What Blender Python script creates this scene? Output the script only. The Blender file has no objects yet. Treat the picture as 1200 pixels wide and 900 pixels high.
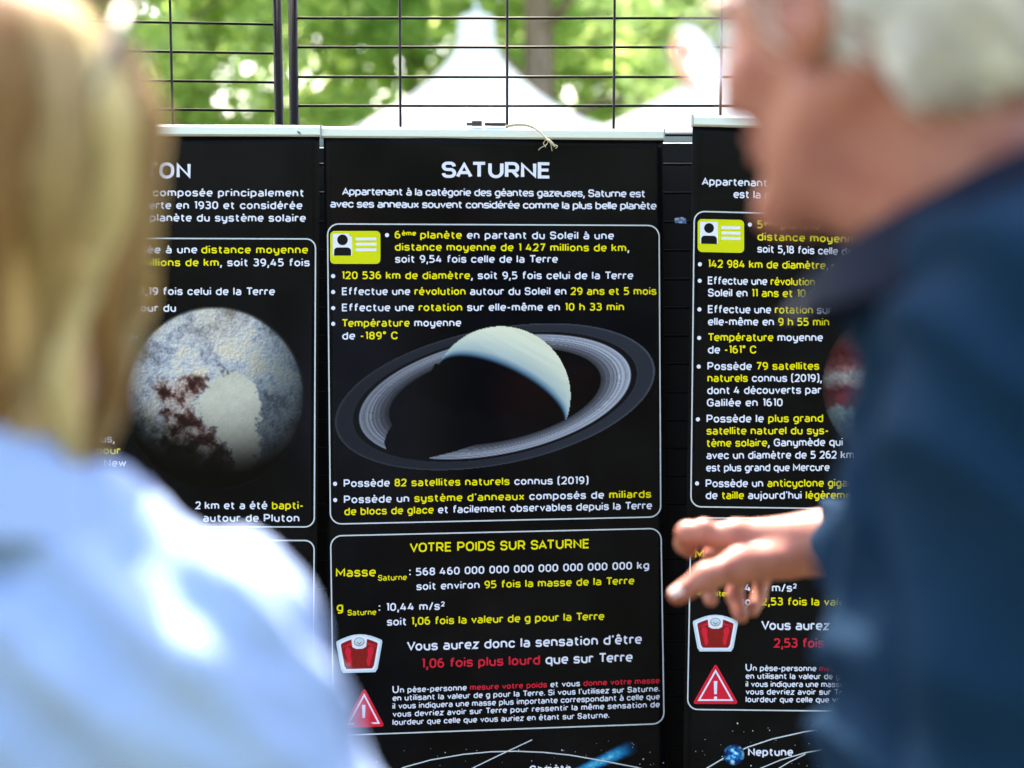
import bpy, math, random
import numpy as np
from mathutils import Vector
random.seed(7); RNG = np.random.default_rng(7)
SC = bpy.context.scene
COL = SC.collection

# ------------------------------------------------------------------ camera
FPX = 1667.0; CAMZ = 1.55; PITCH = math.radians(5.15)
cam_d = bpy.data.cameras.new('camera'); cam = bpy.data.objects.new('camera', cam_d); COL.objects.link(cam)
cam.location = (0, 0, CAMZ); cam.rotation_euler = (math.pi/2 - PITCH, 0, 0)
cam_d.sensor_width = 36; cam_d.lens = 36*FPX/1200; cam_d.clip_start = .02; cam_d.clip_end = 600
cam_d.dof.use_dof = True; cam_d.dof.focus_distance = 2.51; cam_d.dof.aperture_fstop = 1.9
cam_d.dof.aperture_blades = 9
SC.camera = cam
# ------------------------------------------------------------------ light
SUN_EL, SUN_AZ = 54, -14          # azimuth measured from +Y (behind the banners) towards +X
w = bpy.data.worlds.new('World'); SC.world = w; w.use_nodes = True
nt = w.node_tree; bg = nt.nodes['Background']; sky = nt.nodes.new('ShaderNodeTexSky')
sky.sky_type = 'NISHITA'; sky.sun_disc = False
sky.sun_elevation = math.radians(SUN_EL); sky.sun_rotation = math.radians(SUN_AZ)
sky.air_density = 1.0; sky.dust_density = 3.0; sky.ozone_density = .6
nt.links.new(sky.outputs[0], bg.inputs[0]); bg.inputs[1].default_value = .15
sd = bpy.data.lights.new('sun', 'SUN'); sun = bpy.data.objects.new('sun', sd); COL.objects.link(sun)
sd.energy = 3.1; sd.angle = math.radians(.5); sd.color = (1, .94, .85)
_e, _a = math.radians(SUN_EL), math.radians(SUN_AZ)
sdir = Vector((math.sin(_a)*math.cos(_e), math.cos(_a)*math.cos(_e), math.sin(_e)))
sun.rotation_euler = sdir.to_track_quat('Z', 'Y').to_euler(); sun.location = sdir*40
SC.view_settings.view_transform = 'Standard'; SC.view_settings.look = 'None'
SC.view_settings.exposure = 3.0
SC.view_settings.use_white_balance = True; SC.view_settings.white_balance_temperature = 7000; SC.view_settings.white_balance_tint = 12; SC.view_settings.gamma = 1
SC.cycles.use_denoising = True
SC.cycles.max_bounces = 6; SC.cycles.transparent_max_bounces = 8
SC.cycles.caustics_reflective = False; SC.cycles.caustics_refractive = False

# ------------------------------------------------------------------ helpers
SP, CP = math.sin(PITCH), math.cos(PITCH)
def rays(px, py):
    x = (np.asarray(px, float)-600)/FPX; y = (450-np.asarray(py, float))/FPX
    return np.stack([x, CP + y*SP, -SP + y*CP], -1)
def P(px, py, Y):
    d = rays(px, py); t = Y/d[..., 1]
    return d*t[..., None] + np.array([0, 0, CAMZ])
def srgb(r, g, b):
    f = lambda c: (c/255/12.92) if c/255 <= .04045 else ((c/255+.055)/1.055)**2.4
    return (f(r), f(g), f(b))
def lin(a):
    a = np.clip(a, 0, 1); return np.where(a <= .04045, a/12.92, ((a+.055)/1.055)**2.4)
def mesh_np(name, V, F, mats=(), midx=None, smooth=True, color=None):
    me = bpy.data.meshes.new(name)
    V = np.asarray(V, np.float32)
    F = [np.asarray(f, np.int32) for f in (F if isinstance(F, list) else [F]) if len(f)]
    nl = sum(f.size for f in F); nf = sum(len(f) for f in F)
    me.vertices.add(len(V)); me.vertices.foreach_set('co', V.ravel())
    me.loops.add(nl); me.polygons.add(nf)
    me.loops.foreach_set('vertex_index', np.concatenate([f.ravel() for f in F]))
    tot = np.concatenate([np.full(len(f), f.shape[1], np.int32) for f in F])
    st = np.concatenate([[0], np.cumsum(tot)[:-1]]).astype(np.int32)
    me.polygons.foreach_set('loop_start', st)
    try: me.polygons.foreach_set('loop_total', tot)
    except Exception: pass
    for m in mats: me.materials.append(m)
    if midx is not None: me.polygons.foreach_set('material_index', np.asarray(midx, np.int32))
    me.polygons.foreach_set('use_smooth', np.full(nf, smooth))
    if color is not None:
        ca = me.color_attributes.new('tint', 'FLOAT_COLOR', 'POINT')
        c = np.ones((len(V), 4), np.float32); c[:, :3] = color; ca.data.foreach_set('color', c.ravel())
    me.update(calc_edges=True); me.validate()
    return me
def link(name, me, parent=None, loc=None):
    o = bpy.data.objects.new(name, me); COL.objects.link(o)
    if parent is not None: o.parent = parent
    if loc is not None: o.location = loc
    return o
def empty(name, loc=(0, 0, 0)):
    o = bpy.data.objects.new(name, None); COL.objects.link(o); o.location = loc; o.empty_display_size = .1
    return o
def tag(o, label, cat, group=None):
    o['label'] = label; o['category'] = cat
    if group: o['group'] = group
    return o
def part(name, me, root):
    """child of a root standing at root.location, mesh given in world coordinates"""
    o = link(name, me, root); o.matrix_parent_inverse.identity()
    q = root; off = Vector((0, 0, 0))
    while q is not None: off += q.location; q = q.parent
    o.location = -off if o.parent.parent is None else -off
    return o

class MB:
    def __init__(s): s.V = []; s.Q = []; s.T = []; s.n = 0; s.qm = []; s.tm = []
    def add(s, V, Q=None, T=None, m=0):
        V = np.asarray(V, float)
        if Q is not None and len(Q): s.Q.append(np.asarray(Q)+s.n); s.qm += [m]*len(Q)
        if T is not None and len(T): s.T.append(np.asarray(T)+s.n); s.tm += [m]*len(T)
        s.V.append(V); s.n += len(V)
    def box(s, c, h, rot=0, m=0):
        c = np.array(c, float); h = np.array(h, float)
        v = np.array([[x, y, z] for z in (-1, 1) for y in (-1, 1) for x in (-1, 1)], float)*h
        if rot:
            cr, sr = math.cos(rot), math.sin(rot)
            v = np.stack([v[:, 0]*cr-v[:, 1]*sr, v[:, 0]*sr+v[:, 1]*cr, v[:, 2]], 1)
        s.add(v+c, [[0, 2, 3, 1], [4, 5, 7, 6], [0, 1, 5, 4], [2, 6, 7, 3], [0, 4, 6, 2], [1, 3, 7, 5]], m=m)
    def tube(s, pts, rad, n=8, m=0, caps=True):
        pts = np.asarray(pts, float); k = len(pts)
        rad = np.broadcast_to(np.asarray(rad, float), (k,))
        t = np.gradient(pts, axis=0); t /= np.linalg.norm(t, axis=1)[:, None]+1e-12
        up = np.array([0, 0, 1.]) if abs(t[0][2]) < .9 else np.array([1., 0, 0])
        a0 = np.cross(t[0], up); a0 /= np.linalg.norm(a0); A = [a0]
        for i in range(1, k):
            a = A[-1]-t[i]*np.dot(A[-1], t[i]); a /= np.linalg.norm(a)+1e-12; A.append(a)
        A = np.array(A); B = np.cross(t, A)
        th = np.arange(n)*2*math.pi/n
        V = pts[:, None, :] + rad[:, None, None]*(np.cos(th)[None, :, None]*A[:, None, :] + np.sin(th)[None, :, None]*B[:, None, :])
        V = V.reshape(-1, 3); i = np.arange(k-1)[:, None]*n; j = np.arange(n)[None, :]; j2 = (j+1) % n
        Q = np.stack([i+j, i+j2, i+n+j2, i+n+j], -1).reshape(-1, 4)
        T = []
        if caps:
            V = np.vstack([V, pts[0], pts[-1]]); c0, c1 = k*n, k*n+1
            T = [[c0, (q+1) % n, q] for q in range(n)] + [[c1, (k-1)*n+q, (k-1)*n+(q+1) % n] for q in range(n)]
        s.add(V, Q, T, m)
    def build(s, name, mats, smooth=True, color=None):
        F = []; mi = []
        if s.Q: F.append(np.vstack(s.Q)); mi += s.qm
        if s.T: F.append(np.vstack(s.T)); mi += s.tm
        return mesh_np(name, np.vstack(s.V), F, mats if isinstance(mats, (list, tuple)) else [mats], mi, smooth, color)

# ------------------------------------------------------------------ materials
ALB = .72      # print, skin and cloth are less reflective than fresh white
def mat(name, base, rough=.5, spec=.5, metal=0, noise=None, bump=None, attr=False, transl=0, coat=0, sss=0):
    m = bpy.data.materials.new(name); m.use_nodes = True; t = m.node_tree; b = t.nodes['Principled BSDF']
    if name not in ('white_tent_fabric', 'sunlit_leaves', 'rough_bark', 'dry_ground', 'black_banner_vinyl'):
        base = tuple(c*ALB for c in base); noise = noise and (noise[0], tuple(c*ALB for c in noise[1]), *noise[2:])
    b.inputs['Base Color'].default_value = (*base, 1); b.inputs['Roughness'].default_value = rough
    b.inputs['Specular IOR Level'].default_value = spec; b.inputs['Metallic'].default_value = metal
    if coat: b.inputs['Coat Weight'].default_value = coat
    if sss:
        b.inputs['Subsurface Weight'].default_value = sss; b.inputs['Subsurface Radius'].default_value = (1, .35, .2)
        b.inputs['Subsurface Scale'].default_value = .01
    tc = t.nodes.new('ShaderNodeTexCoord'); src = None
    if attr:
        a = t.nodes.new('ShaderNodeAttribute'); a.attribute_name = 'tint'; src = a.outputs['Color']
    if noise:
        sc, col2, lo, hi = noise[:4]
        n = t.nodes.new('ShaderNodeTexNoise'); n.inputs['Scale'].default_value = sc; n.inputs['Detail'].default_value = 6
        if len(noise) > 4:
            mp = t.nodes.new('ShaderNodeMapping'); mp.inputs['Scale'].default_value = noise[4]
            t.links.new(tc.outputs['Object'], mp.inputs[0]); t.links.new(mp.outputs[0], n.inputs['Vector'])
        else: t.links.new(tc.outputs['Object'], n.inputs['Vector'])
        r = t.nodes.new('ShaderNodeMapRange'); r.inputs[1].default_value = lo; r.inputs[2].default_value = hi
        t.links.new(n.outputs[0], r.inputs[0])
        mx = t.nodes.new('ShaderNodeMix'); mx.data_type = 'RGBA'
        mx.inputs['A'].default_value = (*base, 1); mx.inputs['B'].default_value = (*col2, 1)
        if src is not None: t.links.new(src, mx.inputs['A'])
        t.links.new(r.outputs[0], mx.inputs['Factor']); src = mx.outputs['Result']
    if src is not None: t.links.new(src, b.inputs['Base Color'])
    if bump:
        n = t.nodes.new('ShaderNodeTexNoise'); n.inputs['Scale'].default_value = bump[0]; n.inputs['Detail'].default_value = 4
        t.links.new(tc.outputs['Object'], n.inputs['Vector'])
        bp = t.nodes.new('ShaderNodeBump'); bp.inputs['Distance'].default_value = bump[1]; bp.inputs['Strength'].default_value = bump[2] if len(bump) > 2 else .6
        t.links.new(n.outputs[0], bp.inputs['Height']); t.links.new(bp.outputs[0], b.inputs['Normal'])
    if transl:
        tr = t.nodes.new('ShaderNodeBsdfTranslucent'); tr.inputs[0].default_value = (*base, 1)
        if src is not None:
            if name == 'sunlit_leaves':      # thin leaves pass yellow-green light
                gn = t.nodes.new('ShaderNodeVectorMath'); gn.operation = 'MULTIPLY'; gn.inputs[1].default_value = (2.9, 2.8, 2.5)
                t.links.new(src, gn.inputs[0]); src = gn.outputs[0]
            t.links.new(src, tr.inputs[0])
        ms = t.nodes.new('ShaderNodeMixShader'); ms.inputs[0].default_value = transl
        t.links.new(b.outputs[0], ms.inputs[1]); t.links.new(tr.outputs[0], ms.inputs[2])
        t.links.new(ms.outputs[0], t.nodes['Material Output'].inputs['Surface'])
    return m
GL = dict(rough=.33, spec=.06)
M = {}
M['sheet'] = mat('black_banner_vinyl', (.0020, .0020, .0028), .17, .045, noise=(9, (.004, .004, .0052), .4, .7), bump=(500, .00004, .3))
M['white'] = mat('white_print', (.78, .79, .97), **GL)
M['yellow'] = mat('yellow_print', (.86, .74, .008), **GL)
M['red'] = mat('red_print', (.70, .018, .045), **GL)
M['lime'] = mat('lime_print', (.66, .68, .012), **GL)
M['black'] = mat('black_print', (.006, .006, .008), **GL)
M['darkred'] = mat('dark_red_print', (.30, .02, .018), noise=(300, (.22, .012, .012), .3, .7), **GL)
M['paleblue'] = mat('pale_blue_print', (.55, .68, .80), **GL)
M['line'] = mat('frame_line_print', (.62, .66, .74), **GL)
M['art'] = mat('picture_print', (.5, .5, .5), attr=True, **GL)
M['alu'] = mat('satin_aluminium', (.74, .78, .79), .34, .5, .25, bump=(220, .0001, .2))
M['alu_grey'] = mat('grey_aluminium', (.30, .34, .36), .4, .5, .3)
M['plastic'] = mat('black_plastic', (.012, .014, .02), .4)
M['wire'] = mat('black_coated_wire', (.003, .003, .004), .42, .08, 0, noise=(90, (.012, .012, .012), .55, .75))
M['rear'] = mat('banner_reverse', (.006, .006, .007), .6, .2)
M['twine'] = mat('raffia_twine', (.66, .58, .42), .8, .2, noise=(400, (.45, .36, .22), .4, .7))
M['tent'] = mat('white_tent_fabric', (.90, .90, .90), .7, .2, transl=.62)
M['leaf'] = mat('sunlit_leaves', (.10, .17, .035), .5, .3, attr=True, transl=.62)
M['bark'] = mat('rough_bark', (.17, .11, .08), .9, .1, noise=(7, (.30, .23, .19), .4, .65, (1, 1, .15)), bump=(18, .03, .8))
M['ground'] = mat('dry_ground', (.12, .105, .075), .95, .1, noise=(1.6, (.05, .075, .025), .45, .6), bump=(30, .02, .6))

# ------------------------------------------------------------------ stroke typeface (flat print)
H = 1.42; R = .38; Wd = .92
G = {}
def g(ch, w, *st): G[ch] = (w, st)
g('a', .86, '.07 1,.86 1 .33,.86 0', '.86 .54,0 .54 .24,0 0 .24,.86 0')
g('b', Wd, '0 1.46,0 0', '0 1,.92 1 .38,.92 0 .38,0 0')
g('c', .84, '.84 .73,.84 1 .36,0 1 .38,0 0 .38,.84 0 .36,.84 .27')
g('d', Wd, '.92 1.46,.92 0', '.92 1,0 1 .38,0 0 .38,.92 0')
g('e', .88, '.02 .5,.88 .5,.88 1 .38,0 1 .38,0 0 .38,.8 0')
g('f', .6, '.62 1.44,.2 1.44 .26,.2 0', '0 1,.58 1')
g('g', .9, '.9 1,0 1 .38,0 0 .38,.9 0', '.9 1,.9 -.42 .32,.1 -.42')
g('h', .86, '0 1.46,0 0', '0 1,.86 1 .38,.86 0')
g('i', 0, '0 1,0 0', '0 1.34,0 1.52')
g('j', .1, '.1 1,.1 -.42 .2,-.12 -.42', '.1 1.34,.1 1.52')
g('k', .78, '0 1.46,0 0', '.76 1,.06 .48', '.28 .6,.8 0')
g('l', 0, '0 1.46,0 0')
g('m', 1.44, '0 1,0 0', '0 1,.72 1 .34,.72 0', '.66 1,1.44 1 .34,1.44 0')
g('n', .86, '0 1,0 0', '0 1,.86 1 .38,.86 0')
g('o', Wd, 'z0 1 .4,.92 1 .4,.92 0 .4,0 0 .4')
g('p', Wd, '0 1,0 -.46', '0 1,.92 1 .38,.92 0 .38,0 0')
g('q', Wd, '.92 1,.92 -.46', '.92 1,0 1 .38,0 0 .38,.92 0')
g('r', .5, '0 1,0 0', '0 1,.5 1 .1,.52 .86')
g('s', .8, '.78 .8,.78 1 .27,0 1 .27,0 .52 .24,.82 .52 .24,.82 0 .27,0 0 .27,0 .2')
g('t', .6, '.2 1.34,.2 0 .3,.6 0', '0 1,.58 1')
g('u', .86, '0 1,0 0 .38,.86 0', '.86 1,.86 0')
g('v', .9, '0 1,.45 0,.9 1')
g('w', 1.36, '0 1,.33 0,.68 .9,1.03 0,1.36 1')
g('x', .84, '0 1,.84 0', '.84 1,0 0')
g('y', .86, '0 1,0 0 .38,.86 0', '.86 1,.86 -.42 .32,.1 -.42')
g('z', .8, '0 1,.8 1,0 0,.82 0')
g('A', 1.2, '0 0,.6 1.42,1.2 0', '.22 .42,.98 .42')
g('B', 1, 'z0 0,0 1.42,.94 1.42 .33,.94 .74 .3,1 .7 .05,1 0 .35', '0 .74,.8 .74')
g('C', 1.05, '1.05 1.06,1.05 1.42 .48,0 1.42 .5,0 0 .5,1.05 0 .48,1.05 .36')
g('D', 1.1, 'z0 0,0 1.42,1.1 1.42 .5,1.1 0 .5')
g('E', .9, '.9 1.42,0 1.42,0 0,.9 0', '0 .74,.82 .74')
g('G', 1.1, '1.06 1.1,1.06 1.42 .48,0 1.42 .5,0 0 .5,1.1 0 .48,1.1 .7,.6 .7')
g('I', 0, '0 1.42,0 0')
g('J', .7, '.7 1.42,.7 0 .4,0 0 .3,0 .3')
g('L', .85, '0 1.42,0 0,.85 0')
g('M', 1.36, '0 0,0 1.42,.68 .4,1.36 1.42,1.36 0')
g('N', 1.1, '0 0,0 1.42,1.1 0,1.1 1.42')
g('O', 1.16, 'z0 1.42 .54,1.16 1.42 .54,1.16 0 .54,0 0 .54')
g('P', 1, '0 0,0 1.42,1 1.42 .36,1 .6 .36,0 .6')
g('R', 1.02, '0 0,0 1.42,.98 1.42 .36,.98 .64 .34,.55 .62,1.02 0', '0 .64,.6 .64')
g('S', 1.0, '.97 1.08,.97 1.42 .4,0 1.42 .4,0 .74 .32,1 .74 .32,1 0 .4,0 0 .4,0 .34')
g('T', 1.1, '0 1.42,1.1 1.42', '.55 1.42,.55 0')
g('U', 1.08, '0 1.42,0 0 .5,1.08 0 .5,1.08 1.42')
g('V', 1.2, '0 1.42,.6 0,1.2 1.42')
g('0', .9, 'z0 1.42 .42,.9 1.42 .42,.9 0 .42,0 0 .42')
g('1', .3, '0 1.42,.3 1.42,.3 0')
g('2', .84, '0 1.12,0 1.42 .34,.82 1.42 .36,.82 .78 .3,0 0,.88 0')
g('3', .86, '0 1.42 .1,.82 1.42 .3,.82 .76 .25,.25 .76', '.3 .76,.86 .76 .3,.86 0 .34,0 0 .3,0 .24')
g('4', 1.0, '.5 1.42,0 .36,1 .36', '.72 .86,.72 0')
g('5', .86, '.82 1.42,.06 1.42,.04 .84,.86 .84 .36,.86 0 .36,0 0 .24,0 .14')
g('6', .88, '.68 1.42,0 1.42 .55,0 0 .38,.88 0 .38,.88 .86 .38,.02 .86')
g('7', .84, '0 1.42,.84 1.42,.3 0')
g('8', .88, 'z.04 1.42 .3,.84 1.42 .3,.84 .76 .3,.04 .76 .3', 'z0 .76 .32,.88 .76 .32,.88 0 .34,0 0 .34')
g('9', .88, '.2 0,.88 0 .55,.88 1.42 .38,0 1.42 .38,0 .56 .38,.86 .56')
g(',', .12, '.12 .14,-.02 -.46'); g('.', 0, '0 -.02,0 .22'); g(':', 0, '0 0,0 .24', '0 .86,0 1.1')
g('-', .5, '0 .56,.5 .56'); g('(', .34, '.34 1.6,0 1.6 .3,0 -.2 .3,.34 -.2'); g(')', .34, '0 1.6,.34 1.6 .3,.34 -.2 .3,0 -.2')
g('/', .6, '0 -.1,.6 1.5'); g("'", .1, '.12 1.5,.02 1.14'); g('°', .36, 'z0 1.5 .18,.36 1.5 .18,.36 1.14 .18,0 1.14 .18')
g(' ', .28)
for a, b, ac in (('é', 'e', '.34 1.3,.6 1.56'), ('è', 'e', '.28 1.56,.54 1.3'), ('ê', 'e', '.16 1.3,.44 1.54,.72 1.3'), ('à', 'a', '.22 1.56,.5 1.3')):
    G[a] = (G[b][0], G[b][1]+(ac,))
def expand(s):
    closed = s[0] == 'z'; s = s[1:] if closed else s
    pts = [tuple(float(v) for v in q.split()) for q in s.split(',')]
    n = len(pts); out = []
    for i, q in enumerate(pts):
        p = np.array(q[:2]); r = min(q[2]*1.2, .55) if len(q) > 2 else 0
        if r and (closed or 0 < i < n-1):
            a = np.array(pts[i-1][:2]); b = np.array(pts[(i+1) % n][:2])
            da = a-p; db = b-p; la = np.linalg.norm(da); lb = np.linalg.norm(db); da /= la; db /= lb
            rr = min(r, la*(.5 if closed or i-1 > 0 else 1), lb*(.5 if closed or i+1 < n-1 else 1))
            p0 = p+da*rr; p1 = p+db*rr; k = 5
            for j in range(k+1):      # superelliptic corner
                t = j/k; c = math.cos(t*math.pi/2)**1.02; d = math.sin(t*math.pi/2)**1.02
                out.append(p0*0 + (p + da*rr*(1-d) + db*rr*(1-c)))
        else: out.append(p)
    o = [out[0]]
    for q in out[1:]:
        if np.linalg.norm(q-o[-1]) > 1e-4: o.append(q)
    if closed and np.linalg.norm(o[0]-o[-1]) < 1e-4: o.pop()
    return np.array(o), closed
def ribbon(p, closed, hw):
    n = len(p)
    if closed: d = np.roll(p, -1, 0)-p
    else: d = np.diff(p, axis=0)
    d /= np.linalg.norm(d, axis=1)[:, None]+1e-12
    nn = np.stack([-d[:, 1], d[:, 0]], 1)
    if closed: a, b = np.roll(nn, 1, 0), nn
    else: a = np.vstack([nn[:1], nn]); b = np.vstack([nn, nn[-1:]])
    m = a+b; m /= np.linalg.norm(m, axis=1)[:, None]+1e-12
    sc = 1/np.maximum((m*a).sum(1), .42)
    off = m*(sc*hw)[:, None]
    V = np.vstack([p+off, p-off]); i = np.arange(n if closed else n-1); j = (i+1) % n
    return V, np.stack([i, n+i, n+j, j], 1)
_cache = {}
def glyph(ch, s):
    k = (ch, round(s, 3))
    if k not in _cache:
        out = []
        for q in G[ch][1]:
            P_, c_ = expand(q); V, Q = ribbon(P_, c_, s/2)
            if ch in 'ANMVvwxz74k': V[:, 1] = np.clip(V[:, 1], P_[:, 1].min()-s/2, P_[:, 1].max()+s/2)
            out.append((V, Q))
        _cache[k] = out
    return _cache[k]
KERN = {}
for ab, kv in (('AT', -.24), ('SA', -.16), ('Te', -.22), ('Va', -.2), ('Vo', -.2), ('VO', -.12), ('Ap', -.1), ('av', -.08), ('va', -.08), ('ov', -.1), ('vo', -.08), ('ev', -.1), ('ve', -.08), ('vi', -.06), ('ry', -.04), ('TR', -.05), ('OT', -.12), ('rt', -.06), ('ta', -.06), ('te', -.06), ('fo', -.05), ('fa', -.05), ('LU', -.05), ('UT', -.04), ('TO', -.12), ('34', -.05), (' 4', -.08), ('x ', -.05)):
    KERN[ab] = kv
COLS = {'w': 0, 'y': 1, 'r': 2}
class Print:
    """flat print collected in photo pixels and laid on a banner's surface"""
    def __init__(s): s.V = []; s.Q = []; s.T = []; s.qm = []; s.tm = []; s.n = 0; s.k = 0
    def add(s, V, Q, m=0, lift=None):
        s.k += 1; L = (s.k % 7)*.00003 if lift is None else lift
        s.V.append(np.column_stack([V, np.full(len(V), L)])); Q = np.asarray(Q)+s.n
        if Q.shape[1] == 4: s.Q.append(Q); s.qm += [m]*len(Q)
        else: s.T.append(Q); s.tm += [m]*len(Q)
        s.n += len(V)
    def line(s, runs, x0, x1, y0, y1, cap, wt=.29, just=False, tk0=None):
        """runs: [(text, colour, scale, rise)], baseline from (x0,y0) to (x1,y1)"""
        if isinstance(runs, str): runs = [(runs, 'w')]
        u = cap/(H+wt); seq = []; track = .36+wt*.35
        for r in runs:
            t, c = r[0], r[1]; sc = r[2] if len(r) > 2 else 1; up = r[3] if len(r) > 3 else 0
            for ch in t: seq.append((ch, c, sc, up))
        n = len(seq); nat = sum(G[q[0]][0]*q[2] for q in seq)+wt; adv = sum(track*q[2]+KERN.get(q[0]+q2[0], 0)*q[2] for q, q2 in zip(seq[:-1], seq[1:]))
        tgt = (x1-x0)/u; ratio = tgt/(nat+adv)
        if just:
            sp = sum(1 for q in seq if q[0] == ' '); xs = 1.; ex = (tgt-(nat+adv))/max(sp, 1); tk = 1.
        else:
            xs = ratio**.6; ex = 0; tk = (tgt-nat*xs)/max(adv, 1e-6)
            if tk0 is not None: tk = tk0; xs = (tgt-adv*tk)/nat
        x = wt/2*xs; sl = (y1-y0)/max(x1-x0, 1)
        for iq, (ch, c, sc, up) in enumerate(seq):
            for V, Q in glyph(ch, wt/ (sc**.45)):
                X = x0+(x+V[:, 0]*xs*sc)*u; Y = y0-(V[:, 1]*sc+wt/2+up)*u + sl*(X-x0)
                s.add(np.stack([X, Y], 1), Q, COLS[c])
            x += (G[ch][0]*xs+track*tk+KERN.get(ch+seq[min(iq+1, n-1)][0], 0)*tk)*sc + (ex if ch == ' ' else 0)
        return s
    def dot(s, x, y, r=2.1, m=0, lift=None, ry=None, n=20):
        th = np.arange(n)*2*math.pi/n; ry = ry or r
        V = np.vstack([[x, y], np.stack([x+r*np.cos(th), y+ry*np.sin(th)], 1)])
        s.add(V, [[0, 1+i, 1+(i+1) % n] for i in range(n)], m, lift); return s
    def poly(s, pts, m=0, lift=None):
        """star-shaped about its mean"""
        pts = np.asarray(pts, float); c = pts.mean(0); n = len(pts)
        s.add(np.vstack([c, pts]), [[0, 1+i, 1+(i+1) % n] for i in range(n)], m, lift); return s
    def path(s, pts, wpx, m=0, closed=False, lift=None):
        pts = np.asarray(pts, float); o = []
        for i in range(len(pts) if closed else len(pts)-1):
            a, b = pts[i], pts[(i+1) % len(pts)]; k = max(1, int(np.linalg.norm(b-a)/7))
            for j in range(k): o.append(a+(b-a)*j/k)
        if not closed: o.append(pts[-1])
        V, Q = ribbon(np.array(o), closed, wpx/2); s.add(V, Q, m, lift); return s
    def rrect(s, c4, r, wpx, m=0):
        """outlined box with corners tl,tr,br,bl"""
        s.path(rounded(c4, r), wpx, m, True); return s
def rounded(c4, r, k=6):
    c4 = [np.array(q, float) for q in c4]; out = []
    n = len(c4)
    for i, p in enumerate(c4):
        a = c4[i-1]-p; b = c4[(i+1) % n]-p; a /= np.linalg.norm(a); b /= np.linalg.norm(b)
        for j in range(k+1):
            t = j/k; out.append(p+a*r*(1-math.sin(t*math.pi/2))+b*r*(1-math.cos(t*math.pi/2)))
    return np.array(out)

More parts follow.
